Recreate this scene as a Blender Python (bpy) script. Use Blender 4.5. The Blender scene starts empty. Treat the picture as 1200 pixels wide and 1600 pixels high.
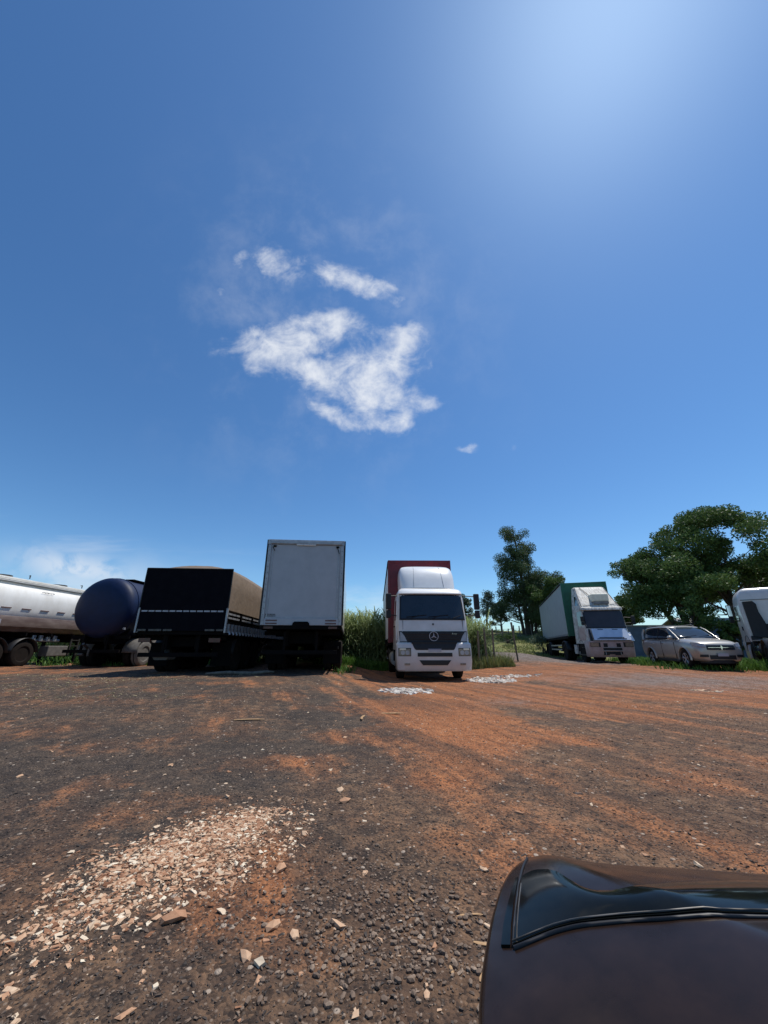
import bpy, bmesh, math, random
import numpy as np
from mathutils import Vector, Matrix
R = math.radians
random.seed(7)
rng = np.random.default_rng(11)
sc = bpy.context.scene
col = sc.collection

# ------------------------------------------------------------------ camera
CAM_H = 1.05
PITCH = 20.0
cam = bpy.data.cameras.new('camera')
cam.sensor_width = 36.0
cam.lens = 36.0 * 577 / 1600
cam.clip_start = 0.02
cam.clip_end = 5000
camo = bpy.data.objects.new('camera', cam)
col.objects.link(camo)
camo.location = (0, 0, CAM_H)
camo.rotation_euler = (R(90 + PITCH), 0, 0)
sc.camera = camo
sc.view_settings.view_transform = 'Standard'
sc.view_settings.look = 'None'
sc.view_settings.exposure = 0.0
sc.view_settings.gamma = 1
sc.render.resolution_x = 768
sc.render.resolution_y = 1024
sc.cycles.max_bounces = 6
sc.cycles.transparent_max_bounces = 12

# ------------------------------------------------------------------ sun
SUN = Vector((0.36, 0.26, 1.0)).normalized()
SUN_EL = math.asin(SUN.z)
SUN_AZ = math.atan2(SUN.x, SUN.y)      # from +Y towards +X
sl = bpy.data.lights.new('sun', 'SUN')
sl.energy = 4.2
sl.angle = R(0.5)
sl.color = (1.0, 0.955, 0.88)
so = bpy.data.objects.new('sun', sl)
col.objects.link(so)
so.rotation_euler = SUN.to_track_quat('Z', 'Y').to_euler()

# ------------------------------------------------------------------ world: sky + clouds by direction
w = bpy.data.worlds.new('World')
sc.world = w
w.use_nodes = True
nt = w.node_tree
nt.nodes.clear()

class X:
    """tiny expression wrapper round math nodes"""
    T = None
    def __init__(s, k): s.k = k
    @staticmethod
    def op(o, a, b=None, c=None):
        n = X.T.nodes.new('ShaderNodeMath'); n.operation = o
        for i, q in enumerate((a, b, c)):
            if q is None: continue
            if isinstance(q, X): X.T.links.new(q.k, n.inputs[i])
            else: n.inputs[i].default_value = q
        return X(n.outputs[0])
    def __add__(s, o): return X.op('ADD', s, o)
    __radd__ = __add__
    def __sub__(s, o): return X.op('SUBTRACT', s, o)
    def __rsub__(s, o): return X.op('SUBTRACT', o, s)
    def __mul__(s, o): return X.op('MULTIPLY', s, o)
    __rmul__ = __mul__
    def __truediv__(s, o): return X.op('DIVIDE', s, o)
    def max(s, o): return X.op('MAXIMUM', s, o)
    def sq(s): return X.op('MULTIPLY', s, s)

def sstep(x, a, b, lo=0.0, hi=1.0):
    n = X.T.nodes.new('ShaderNodeMapRange'); n.interpolation_type = 'SMOOTHSTEP'
    X.T.links.new(x.k, n.inputs['Value'])
    for k, v in (('From Min', a), ('From Max', b), ('To Min', lo), ('To Max', hi)): n.inputs[k].default_value = v
    return X(n.outputs['Result'])

def build_world():
    X.T = nt
    L = nt.links
    sky = nt.nodes.new('ShaderNodeTexSky')
    sky.sky_type = 'NISHITA'; sky.sun_disc = False
    sky.sun_elevation = SUN_EL; sky.sun_rotation = SUN_AZ
    sky.altitude = 700; sky.air_density = 1.1; sky.dust_density = 0.4; sky.ozone_density = 2.2
    tc = nt.nodes.new('ShaderNodeTexCoord')
    nrm = nt.nodes.new('ShaderNodeVectorMath'); nrm.operation = 'NORMALIZE'
    L.new(tc.outputs['Generated'], nrm.inputs[0])
    def dot(v):
        n = nt.nodes.new('ShaderNodeVectorMath'); n.operation = 'DOT_PRODUCT'
        L.new(nrm.outputs[0], n.inputs[0]); n.inputs[1].default_value = v
        return X(n.outputs['Value'])
    # gnomonic coordinates round the direction in which the clouds hang (compass north, 20 deg up)
    c, s = math.cos(R(20)), math.sin(R(20))
    d = dot((0, c, s)); dd = d.max(0.05)
    u = dot((1, 0, 0)) / dd; v = dot((0, s, -c)) / dd
    comb = nt.nodes.new('ShaderNodeCombineXYZ')
    L.new(u.k, comb.inputs[0]); L.new(v.k, comb.inputs[1])
    def noise(scale, detail, rough, sx=1, sy=1, rot=0, off=0.0, dist=0.0):
        m = nt.nodes.new('ShaderNodeMapping'); m.inputs['Scale'].default_value = (sx, sy, 1)
        m.inputs['Rotation'].default_value = (0, 0, rot); m.inputs['Location'].default_value = (off, off * .7, off * .3)
        L.new(comb.outputs[0], m.inputs[0])
        n = nt.nodes.new('ShaderNodeTexNoise'); n.inputs['Scale'].default_value = scale
        n.inputs['Detail'].default_value = detail; n.inputs['Roughness'].default_value = rough
        n.inputs['Distortion'].default_value = dist
        L.new(m.outputs[0], n.inputs['Vector'])
        return X(n.outputs['Fac'])
    wx = (noise(9, 3, .5, off=3.1) - .5) * .055
    wy = (noise(9, 3, .5, off=8.7) - .5) * .055
    uu = u + wx; vv = v + wy
    BL = [  # px centre, radii, rotation (deg), weight
        (440, 527, 80, 20, -8, 1.0), (500, 512, 44, 24, -10, 1.0), (468, 574, 72, 24, 22, 1.0), (594, 578, 62, 46, -15, 1.12),
        (633, 522, 26, 18, 0, .55), (598, 622, 34, 20, 0, .8), (433, 418, 34, 26, 45, .82), (509, 420, 28, 18, 20, .75),
        (572, 444, 52, 18, 14, .78), (624, 474, 20, 12, 20, .5), (515, 648, 38, 12, 25, .85), (594, 663, 30, 14, 10, .85),
        (632, 654, 16, 13, 0, .8), (674, 635, 24, 11, 5, .72), (730, 699, 16, 8, 15, .8), (796, 706, 10, 6, 0, .35), (370, 407, 18, 13, 0, .6),
        (347, 450, 12, 20, 0, .5), (373, 480, 12, 16, -20, .5), (390, 575, 14, 14, 0, .4), (395, 618, 12, 9, 20, .22), (352, 365, 12, 5, 20, .3)]
    env = None
    for px, py, rx, ry, rot, wt in BL:
        cu, cv = (px - 600) / 577, (py - 800) / 577
        rx /= 577; ry /= 577; a = R(rot); ca, sa = math.cos(a), math.sin(a)
        du = uu - cu; dv = vv - cv
        a1 = (du * (ca / rx) + dv * (sa / rx)).sq()
        b1 = (dv * (ca / ry) - du * (sa / ry)).sq()
        g = X.op('EXPONENT', (a1 + b1) * -0.75) * wt
        env = g if env is None else env + g
    n1 = noise(11, 8, .60, 1, 1.3, .3, dist=.5)
    n2 = noise(42, 6, .6, off=5)
    e1 = sstep(env, .0, 1.15)
    dens = e1 * .92 + (n1 - .5) * 2.2 * sstep(env, .02, .45) + (n2 - .5) * .75 * sstep(env, .02, .4)
    cl = sstep(dens, .06, 1.55) * .93
    # faint veil round the cloud, thin streaks low on the left, one bank above the left horizon
    veil = X.op('EXPONENT', ((u - (510 - 600) / 577).sq() * 9 + (v - (500 - 800) / 577).sq() * 9) * -1.0) * sstep(noise(6, 7, .62, off=2, dist=.15), .42, .8) * .26
    st = sstep(noise(3.2, 6, .55, .55, 5.0, .10, off=4), .50, .78) * X.op('EXPONENT', (v - .09).sq() * -160) * sstep(u, -.2, -.75) * .30
    st2 = sstep(noise(4, 6, .6, 1, 3, 0, off=9), .45, .7) * X.op('EXPONENT', (v - .25).sq() * -300) * .30
    bk_u = (uu + .83) * 6.2; bk_v = (vv - .152 - (uu + .83) * .12) * 24
    bank = X.op('EXPONENT', (bk_u.sq() + bk_v.sq()) * -1.0) * sstep(n1, .28, .55) * .62
    bank2 = X.op('EXPONENT', ((uu + .86) * 3.4).sq() * -1.0 + ((vv - .19) * 15).sq() * -1.0) * .42 * sstep(noise(6, 5, .5, 1, 2, off=1), .3, .6)
    front = sstep(d, .1, .3)
    al = (cl.max(veil).max(st).max(st2).max(bank).max(bank2)) * front
    # ordinary sky blue deepened a little, and the bright haze that hangs round the sun
    sd = dot(tuple(SUN))
    glow = X.op('POWER', sd.max(0.0), 40.0) * 1.6 + X.op('POWER', sd.max(0.0), 4.0) * .34
    up = dot((0, 0, 1))
    hz = X.op('POWER', (1.0 - up.max(0.0)), 9.0) * .9
    bc = nt.nodes.new('ShaderNodeHueSaturation'); bc.inputs['Saturation'].default_value = 1.12
    bc.inputs['Value'].default_value = 1.0
    L.new(sky.outputs[0], bc.inputs['Color'])
    tint = nt.nodes.new('ShaderNodeMix'); tint.data_type = 'RGBA'; tint.blend_type = 'MULTIPLY'; tint.inputs['Factor'].default_value = 1
    L.new(bc.outputs[0], tint.inputs['A']); tint.inputs['B'].default_value = SKY_TINT
    add = nt.nodes.new('ShaderNodeMix'); add.data_type = 'RGBA'; add.blend_type = 'ADD'
    add.clamp_factor = False
    L.new(tint.outputs['Result'], add.inputs['A']); add.inputs['B'].default_value = (.66, .86, 1.0, 1)
    L.new((glow + hz).k, add.inputs['Factor'])
    mx = nt.nodes.new('ShaderNodeMix'); mx.data_type = 'RGBA'
    L.new(al.k, mx.inputs['Factor']); L.new(add.outputs['Result'], mx.inputs['A'])
    mx.inputs['B'].default_value = (8.6, 8.9, 9.4, 1)
    bg = nt.nodes.new('ShaderNodeBackground'); bg.inputs['Strength'].default_value = SKY_STRENGTH
    L.new(mx.outputs['Result'], bg.inputs['Color'])
    out = nt.nodes.new('ShaderNodeOutputWorld'); L.new(bg.outputs[0], out.inputs[0])
SKY_STRENGTH = 0.10
SKY_TINT = (0.80, 1.08, 1.27, 1)
build_world()

# ------------------------------------------------------------------ materials
def mat(name, c1, c2=None, rough=.6, metal=0.0, scale=4.0, detail=6, lo=.35, hi=.65, bump=0.0, bscale=None, coat=0.0,
        stretch=(1, 1, 1), spec=.5, dust=None, dustamt=0.0, rough2=None):
    m = bpy.data.materials.new(name); m.use_nodes = True
    t = m.node_tree; b = t.nodes['Principled BSDF']
    b.inputs['Roughness'].default_value = rough; b.inputs['Metallic'].default_value = metal
    b.inputs['Specular IOR Level'].default_value = spec
    if coat: b.inputs['Coat Weight'].default_value = coat; b.inputs['Coat Roughness'].default_value = .06
    tc = t.nodes.new('ShaderNodeTexCoord'); mp = t.nodes.new('ShaderNodeMapping')
    mp.inputs['Scale'].default_value = stretch
    t.links.new(tc.outputs['Object'], mp.inputs[0])
    n = t.nodes.new('ShaderNodeTexNoise'); n.inputs['Scale'].default_value = scale; n.inputs['Detail'].default_value = detail
    n.inputs['Roughness'].default_value = .62
    t.links.new(mp.outputs[0], n.inputs['Vector'])
    cr = t.nodes.new('ShaderNodeValToRGB')
    c2 = c2 or tuple(q * .8 for q in c1)
    cr.color_ramp.elements[0].position = lo; cr.color_ramp.elements[1].position = hi
    cr.color_ramp.elements[0].color = (*c2, 1); cr.color_ramp.elements[1].color = (*c1, 1)
    t.links.new(n.outputs['Fac'], cr.inputs[0])
    outc = cr.outputs[0]
    if dust:
        n2 = t.nodes.new('ShaderNodeTexNoise'); n2.inputs['Scale'].default_value = 1.7; n2.inputs['Detail'].default_value = 8
        t.links.new(tc.outputs['Object'], n2.inputs['Vector'])
        sp = t.nodes.new('ShaderNodeSeparateXYZ'); t.links.new(tc.outputs['Object'], sp.inputs[0])
        X.T = t
        f = sstep(X(n2.outputs['Fac']) * 1.2 - X(sp.outputs['Z']) * .28, -.35, .75) * dustamt
        mx = t.nodes.new('ShaderNodeMix'); mx.data_type = 'RGBA'
        t.links.new(f.k, mx.inputs['Factor']); t.links.new(outc, mx.inputs['A']); mx.inputs['B'].default_value = (*dust, 1)
        outc = mx.outputs['Result']
    t.links.new(outc, b.inputs['Base Color'])
    if rough2 is not None:
        mr = t.nodes.new('ShaderNodeMapRange'); t.links.new(n.outputs['Fac'], mr.inputs[0])
        mr.inputs['From Min'].default_value = .3; mr.inputs['From Max'].default_value = .7
        mr.inputs['To Min'].default_value = rough; mr.inputs['To Max'].default_value = rough2
        t.links.new(mr.outputs[0], b.inputs['Roughness'])
    if bump:
        bn = t.nodes.new('ShaderNodeTexNoise'); bn.inputs['Scale'].default_value = bscale or scale * 4; bn.inputs['Detail'].default_value = 5
        t.links.new(mp.outputs[0], bn.inputs['Vector'])
        bp = t.nodes.new('ShaderNodeBump'); bp.inputs['Strength'].default_value = bump; bp.inputs['Distance'].default_value = .02
        t.links.new(bn.outputs['Fac'], bp.inputs['Height']); t.links.new(bp.outputs[0], b.inputs['Normal'])
    return m

DUST = (.30, .16, .09)
M = {}
M['white'] = mat('white_paint', (.68, .66, .63), (.59, .57, .54), .3, scale=3, coat=.4, dust=DUST, dustamt=.25)
M['white_clean'] = mat('white_fairing_paint', (.80, .80, .79), (.74, .74, .73), .35, scale=3, coat=.3)
M['oldwhite'] = mat('weathered_white_paint', (.66, .64, .58), (.34, .31, .27), .6, scale=5, stretch=(3, .5, 1), lo=.38, hi=.6, bump=.1, dust=DUST, dustamt=.2)
M['pinkwhite'] = mat('sun_bleached_paint', (.55, .42, .39), (.40, .28, .26), .55, scale=4, dust=DUST, dustamt=.4)
M['black_plastic'] = mat('black_plastic', (.010, .010, .012), (.017, .016, .017), .5, scale=8, spec=.35)
M['black_metal'] = mat('black_chassis_metal', (.004, .004, .005), (.008, .007, .006), .85, scale=6, spec=.08, dust=(.04, .025, .018), dustamt=.06)
M['rubber'] = mat('tyre_rubber', (.009, .009, .009), (.018, .015, .013), .9, scale=7, bump=.2, spec=.12, dust=(.08, .05, .035), dustamt=.10)
M['tyre_lit'] = mat('lit_tyre_rubber', (.17, .155, .14), (.11, .10, .09), .9, scale=6, bump=.2)  # paler copy of the tyre rubber, sunlight put into its colour
M['rim'] = mat('steel_rim', (.13, .125, .12), (.07, .06, .05), .5, .6, scale=9)
M['alu'] = mat('aluminium', (.42, .42, .43), (.30, .30, .31), .45, .5, scale=6)
M['chrome'] = mat('chrome', (.8, .8, .82), (.7, .7, .72), .12, 1.0, scale=6)
M['glass'] = mat('dark_window_glass', (.012, .016, .02), (.02, .024, .03), .06, scale=2, spec=.7)
M['lens'] = mat('lamp_lens', (.30, .25, .19), (.15, .125, .10), .14, scale=22, spec=.8)
M['lens_grey'] = mat('corner_lens', (.36, .37, .39), (.28, .28, .30), .2, scale=8)
M['red_lens'] = mat('red_lens', (.09, .008, .008), (.05, .005, .005), .25, scale=10)
M['tape'] = mat('faded_marking_tape', (.17, .10, .09), (.10, .05, .045), .6, scale=5)
M['red_panel'] = mat('dark_red_panel', (.20, .012, .02), (.12, .008, .014), .45, scale=3)
M['white_curtain'] = mat('pale_side_curtain', (.58, .60, .60), (.46, .48, .49), .55, scale=3, stretch=(1, 3, .6))
M['grey_curtain'] = mat('grey_side_curtain', (.30, .315, .33), (.20, .215, .23), .6, scale=3, stretch=(1, 3, .5), bump=.25, bscale=5)
M['green_panel'] = mat('dark_green_panel', (.008, .12, .065), (.006, .08, .045), .5, scale=3)
M['tarp'] = mat('tan_tarpaulin', (.20, .145, .098), (.14, .098, .064), .8, scale=3.5, bump=.5, bscale=9, lo=.3, hi=.7)
M['tarp_dark'] = mat('dark_shaded_rear', (.003, .003, .006), (.006, .006, .009), .9, spec=.1, scale=4)  # rear flap's shade put into the colour; the tailgate board is dark itself
M['navy'] = mat('navy_tank_paint', (.004, .016, .060), (.003, .012, .044), .55, scale=4, spec=.3, dust=(.05, .04, .05), dustamt=.15)
M['door_grey'] = mat('pale_grey_door', (.40, .41, .43), (.35, .36, .38), .45, scale=2)
M['tanker'] = mat('weathered_white_tank', (.88, .85, .78), (.76, .72, .64), .45, scale=2.2, stretch=(1, 1, .5), lo=.3, hi=.6)
M['tanker_low'] = mat('brown_stained_tank_belly', (.20, .15, .125), (.11, .07, .055), .5, scale=3, stretch=(1, .5, 2))
M['silver'] = mat('silver_car_paint', (.40, .385, .35), (.36, .345, .31), .34, .35, scale=3, coat=.5, dust=DUST, dustamt=.10)
M['darkcar'] = mat('dusty_dark_car_paint', (.009, .005, .004), (.030, .018, .013), .10, .0, scale=14, detail=12, spec=.25, lo=.25, hi=.8, rough2=.30)
M['darklamp'] = mat('smoked_lamp_cover', (.004, .005, .005), (.009, .010, .009), .04, scale=14, spec=.3, rough2=.12)
M['seam'] = mat('dark_panel_gap', (.004, .004, .006), (.008, .008, .01), .5, scale=5)
M['bark'] = mat('tree_bark', (.085, .065, .05), (.045, .035, .028), .9, scale=6, stretch=(2, 2, .4), bump=.6)
M['wood'] = mat('weathered_wood', (.20, .17, .13), (.10, .08, .06), .85, scale=5, stretch=(3, 3, .4), bump=.4)
for k_, v_ in (('darkcar', 1.36), ('darklamp', 1.25)): M[k_].node_tree.nodes['Principled BSDF'].inputs['IOR'].default_value = v_
M['rib'] = mat('dull_lamp_rib', (.10, .105, .11), (.05, .052, .055), .85, scale=90, spec=.05)
M['splinter'] = mat('raw_wood', (.50, .31, .15), (.36, .21, .10), .8, scale=20, stretch=(1, 4, 1))
M['wire'] = mat('rusty_wire', (.12, .1, .09), (.07, .05, .04), .6, .5, scale=8)
M['bluewall'] = mat('faded_blue_wall', (.10, .14, .20), (.075, .10, .14), .8, scale=2)
M['plaster'] = mat('pale_plaster', (.34, .33, .30), (.24, .22, .2), .85, scale=2)
M['rooftile'] = mat('pale_metal_roof', (.50, .47, .42), (.40, .37, .33), .5, scale=4, stretch=(6, 1, 1))
M['gold'] = mat('brushed_badge_metal', (.5, .48, .44), (.42, .4, .36), .3, .9)
M['blue'] = mat('plate_blue', (.03, .05, .16), None, .4)
M['plate'] = mat('plate_grey', (.42, .42, .45), (.34, .34, .36), .4)
M['ac'] = mat('yellowed_plastic', (.82, .79, .62), (.7, .66, .5), .45, scale=5)
M['flap'] = mat('bluish_white_panel', (.62, .68, .78), (.52, .58, .68), .25, scale=3, coat=.5)
M['drygrey'] = mat('grey_bag', (.25, .25, .24), (.15, .15, .14), .7)

def leafmat(name, a, b, tr=.25, rough=.55):
    m = bpy.data.materials.new(name); m.use_nodes = True
    t = m.node_tree; p = t.nodes['Principled BSDF']; p.inputs['Roughness'].default_value = rough
    p.inputs['Specular IOR Level'].default_value = .25
    at = t.nodes.new('ShaderNodeAttribute'); at.attribute_name = 'tone'
    cr = t.nodes.new('ShaderNodeValToRGB'); cr.color_ramp.elements[0].color = (*a, 1); cr.color_ramp.elements[1].color = (*b, 1)
    t.links.new(at.outputs['Fac'], cr.inputs[0]); t.links.new(cr.outputs[0], p.inputs['Base Color'])
    tl = t.nodes.new('ShaderNodeBsdfTranslucent'); t.links.new(cr.outputs[0], tl.inputs[0])
    mx = t.nodes.new('ShaderNodeMixShader'); mx.inputs[0].default_value = tr
    t.links.new(p.outputs[0], mx.inputs[1]); t.links.new(tl.outputs[0], mx.inputs[2])
    t.links.new(mx.outputs[0], t.nodes['Material Output'].inputs[0])
    return m
M['leaf_euc'] = leafmat('eucalyptus_leaves', (.032, .056, .024), (.10, .145, .055))
M['leaf_big'] = leafmat('spreading_tree_leaves', (.030, .060, .018), (.12, .19, .05))
M['leaf_mid'] = leafmat('bushy_tree_leaves', (.04, .075, .02), (.11, .17, .045))
M['leaf_far'] = leafmat('distant_tree_leaves', (.06, .09, .06), (.12, .16, .10))
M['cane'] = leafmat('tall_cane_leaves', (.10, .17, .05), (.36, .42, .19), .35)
M['weed'] = leafmat('green_weed_leaves', (.05, .13, .02), (.14, .26, .05), .3)
M['grassb'] = leafmat('field_grass_blades', (.14, .18, .05), (.28, .28, .11), .3)
M['strawb'] = leafmat('dry_straw', (.28, .22, .12), (.42, .35, .2), .2)

# ------------------------------------------------------------------ object helpers
def tag(o, label=None, cat=None, group=None, kind=None):
    if label: o['label'] = label
    if cat: o['category'] = cat
    if group: o['group'] = group
    if kind: o['kind'] = kind
    return o

def empty(name, loc, rz, label, cat, group=None):
    o = bpy.data.objects.new(name, None); col.objects.link(o)
    o.location = loc; o.rotation_euler = (0, 0, R(rz)); o.empty_display_size = .3
    return tag(o, label, cat, group)

def link(name, me, parent=None, loc=None):
    o = bpy.data.objects.new(name, me); col.objects.link(o)
    if parent: o.parent = parent
    if loc: o.location = loc
    return o

class MB:
    def __init__(s): s.v = []; s.f = []; s.cuts = []
    def add(s, vs, fs):
        n = len(s.v); s.cuts.append((n, len(s.f))); s.v += [tuple(q) for q in vs]; s.f += [tuple(i + n for i in q) for q in fs]; return s
    def box(s, x0, x1, y0, y1, z0, z1, m=None):
        vs = [(x, y, z) for z in (z0, z1) for y in (y0, y1) for x in (x0, x1)]
        if m: vs = [m @ Vector(q) for q in vs]
        return s.add(vs, [(0, 2, 3, 1), (4, 5, 7, 6), (0, 1, 5, 4), (2, 6, 7, 3), (0, 4, 6, 2), (1, 3, 7, 5)])
    def cyl(s, p0, p1, r0, r1=None, n=14):
        p0 = Vector(p0); p1 = Vector(p1); r1 = r0 if r1 is None else r1
        d = (p1 - p0).normalized(); a = d.orthogonal().normalized(); b = d.cross(a)
        vs = []
        for p, r in ((p0, r0), (p1, r1)):
            for i in range(n):
                t = 2 * math.pi * i / n; vs.append(p + a * math.cos(t) * r + b * math.sin(t) * r)
        fs = [(i, (i + 1) % n, n + (i + 1) % n, n + i) for i in range(n)] + [tuple(range(n))[::-1], tuple(range(n, 2 * n))]
        return s.add(vs, fs)
    def tube(s, pts, r, n=8):
        P_ = [Vector(p) for p in pts]; rr = list(r) if isinstance(r, (list, tuple)) else [r] * len(P_)
        d = (P_[1] - P_[0]).normalized(); a = d.orthogonal().normalized(); rs = []
        for i, p in enumerate(P_):
            t = ((P_[min(i + 1, len(P_) - 1)] - p).normalized() + (p - P_[max(i - 1, 0)]).normalized()).normalized() if 0 < i < len(P_) - 1 else (P_[i + 1] - p if i == 0 else p - P_[i - 1]).normalized()
            a = (a - t * a.dot(t)); a = a.normalized() if a.length > 1e-6 else t.orthogonal().normalized(); b = t.cross(a)
            rs.append([p + (a * math.cos(2 * math.pi * k / n) + b * math.sin(2 * math.pi * k / n)) * rr[i] for k in range(n)])
        return s.rings(rs)
    def rings(s, rs, cap0=True, cap1=True):
        n = len(rs[0]); vs = [p for r in rs for p in r]; fs = []
        for k in range(len(rs) - 1):
            for i in range(n):
                j = (i + 1) % n; fs.append((k * n + i, k * n + j, (k + 1) * n + j, (k + 1) * n + i))
        if cap0: fs.append(tuple(range(n))[::-1])
        if cap1: fs.append(tuple((len(rs) - 1) * n + i for i in range(n)))
        return s.add(vs, fs)
    def grid(s, fn, nu, nv):
        vs = [fn(i / nu, j / nv) for j in range(nv + 1) for i in range(nu + 1)]
        fs = [(j * (nu + 1) + i, j * (nu + 1) + i + 1, (j + 1) * (nu + 1) + i + 1, (j + 1) * (nu + 1) + i) for j in range(nv) for i in range(nu)]
        return s.add(vs, fs)
    def shell(s, fn, nu, nv, back):
        """a grid with a skirt that goes back into what it is laid on: a panel with thickness"""
        vs = [Vector(fn(i / nu, j / nv)) for j in range(nv + 1) for i in range(nu + 1)]
        bk = Vector(back); N = len(vs)
        fs = [(j * (nu + 1) + i, j * (nu + 1) + i + 1, (j + 1) * (nu + 1) + i + 1, (j + 1) * (nu + 1) + i) for j in range(nv) for i in range(nu)]
        rim = [i for i in range(nu)] + [j * (nu + 1) + nu for j in range(nv)] + [nv * (nu + 1) + i for i in range(nu, 0, -1)] + [j * (nu + 1) for j in range(nv, 0, -1)]
        vs += [vs[i] + bk for i in rim]; m = len(rim)
        fs += [(rim[(k + 1) % m], rim[k], N + k, N + (k + 1) % m) for k in range(m)]
        return s.add(vs, fs)
    def prism(s, poly, axis, a0, a1):
        """poly in the two other axes (in order), extruded along axis from a0 to a1"""
        def P(q, a):
            l = list(q); l.insert(axis, a); return l
        n = len(poly); vs = [P(q, a0) for q in poly] + [P(q, a1) for q in poly]
        return s.add(vs, [tuple(range(n))[::-1], tuple(range(n, 2 * n))] + [(i, (i + 1) % n, n + (i + 1) % n, n + i) for i in range(n)])
    def lathe_x(s, prof, c, n=28):
        """profile [(x, r)] turned round an axle through c, along x"""
        rs = []
        for x, r in prof:
            rs.append([(c[0] + x, c[1] + r * math.cos(2 * math.pi * i / n), c[2] + r * math.sin(2 * math.pi * i / n)) for i in range(n)])
        return s.rings(rs, prof[0][1] > .001, prof[-1][1] > .001)
    def mesh(s, name, m, smooth=0):
        me = bpy.data.meshes.new(name); me.from_pydata(s.v, [], s.f); me.materials.append(m)
        bm = bmesh.new(); bm.from_mesh(me); bmesh.ops.recalc_face_normals(bm, faces=bm.faces); bm.to_mesh(me); bm.free()
        if smooth:
            me.shade_smooth(); me.set_sharp_from_angle(angle=R(smooth))
        return me
    def build(s, name, m, parent=None, smooth=0, bevel=0, label=None, loc=None, split=0):
        if split:          # every `split` added pieces become a part of their own
            cs = s.cuts + [(len(s.v), len(s.f))]; o = None
            for i in range(0, len(cs) - 1, split):
                (v0, f0), (v1, f1) = cs[i], cs[min(i + split, len(cs) - 1)]
                q = MB(); q.v = s.v[v0:v1]; q.f = [tuple(k - v0 for k in f) for f in s.f[f0:f1]]
                o = q.build(name, m, parent, smooth, bevel, label, loc)
            return o
        o = link(name, s.mesh(name, m, smooth), parent, loc)
        if bevel:
            b = o.modifiers.new('bevel', 'BEVEL'); b.width = bevel; b.segments = 2; b.limit_method = 'ANGLE'; b.angle_limit = R(35)
        if label: o['label'] = label
        return o

def Bx(name, m, parent, *a, bevel=0, **k):
    return MB().box(*a).build(name, m, parent, bevel=bevel, **k)

def quads(name, P, U, V, tone, m, parent=None):
    """many leaf faces from numpy: centres P, half axes U and V"""
    n = len(P); vs = np.empty((n, 4, 3), np.float32)
    vs[:, 0] = P - U; vs[:, 1] = P - V * .55; vs[:, 2] = P + U; vs[:, 3] = P + V * .55
    return rawmesh(name, vs.reshape(-1, 3), n, 4, np.repeat(tone, 4), m, parent)

def rawmesh(name, vs, nf, k, tone, m, parent=None, idx=None, smooth=False):
    me = bpy.data.meshes.new(name)
    me.vertices.add(len(vs)); me.vertices.foreach_set('co', np.asarray(vs, np.float32).ravel())
    idx = np.arange(nf * k, dtype=np.int32) if idx is None else np.asarray(idx, np.int32).ravel()
    me.loops.add(len(idx)); me.loops.foreach_set('vertex_index', idx)
    me.polygons.add(nf); me.polygons.foreach_set('loop_start', np.arange(0, nf * k, k, dtype=np.int32))
    me.update(calc_edges=True); me.validate()
    if tone is not None:
        a = me.attributes.new('tone', 'FLOAT', 'POINT'); a.data.foreach_set('value', np.asarray(tone, np.float32))
    me.materials.append(m)
    if smooth: me.shade_smooth()
    else: me.shade_flat()
    return link(name, me, parent)

# ------------------------------------------------------------------ numpy noise and the lie of the land
def S(x, a, b):
    t = np.clip((x - a) / (b - a), 0, 1); return t * t * (3 - 2 * t)
def vnoise(x, y, seed=0):
    xi = np.floor(x).astype(np.int64); yi = np.floor(y).astype(np.int64)
    fx = x - xi; fy = y - yi; fx = fx * fx * (3 - 2 * fx); fy = fy * fy * (3 - 2 * fy)
    def h(a, b):
        n = (a * 374761393 + b * 668265263 + seed * 974711) & 0x7fffffff
        n = ((n ^ (n >> 13)) * 1274126177) & 0x7fffffff
        return ((n ^ (n >> 16)) & 0xffff) / 65535.0
    return (h(xi, yi) * (1 - fx) + h(xi + 1, yi) * fx) * (1 - fy) + (h(xi, yi + 1) * (1 - fx) + h(xi + 1, yi + 1) * fx) * fy
def fbm(x, y, o=4, seed=0):
    v = 0; a = .5; t = 0
    for i in range(o):
        v = v + a * vnoise(x * 2 ** i, y * 2 ** i, seed + i); t += a; a *= .5
    return v / t
def G0(x, y):
    x = np.asarray(x, float); y = np.asarray(y, float)
    z = .27 * S(-x, 0, 2.2) * S(y, 4, 10) + .22 * S(x, 3.5, 8.5) * S(y, 10, 16.5)
    z = z + .42 * S(y, 17, 26) * S(x, 3.2, 5) * (1 - S(x, 8.5, 11))
    z = z + 2.9 * S(y, 33, 56) * (1 - .25 * S(y, 80, 200))
    return z
def G(x, y):
    x = np.asarray(x, float); y = np.asarray(y, float)
    near = 1 - S(y, 30, 60)
    d = (fbm(x * 1.3, y * 1.3, 3, 5) - .5) * .05 * near
    # wheel ruts running from the far middle towards the near right
    q = x * .93 + y * .36; r = -x * .36 + y * .93
    d = d + (fbm(q * 2.6, r * .35, 3, 17) - .5) * .075 * near * S(y, 3, 6)
    d = d + (fbm(x * 9, y * 9, 2, 31) - .5) * .016 * (1 - S(y, 8, 16))
    # foot of the rubble patch stands up a little
    d = d + .03 * np.exp(-(((x + 1.15) / .6) ** 2 + ((y - 2.45) / .55) ** 2))
    return G0(x, y) + d
def gz(x, y): return float(G(np.array([x]), np.array([y]))[0])

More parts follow.
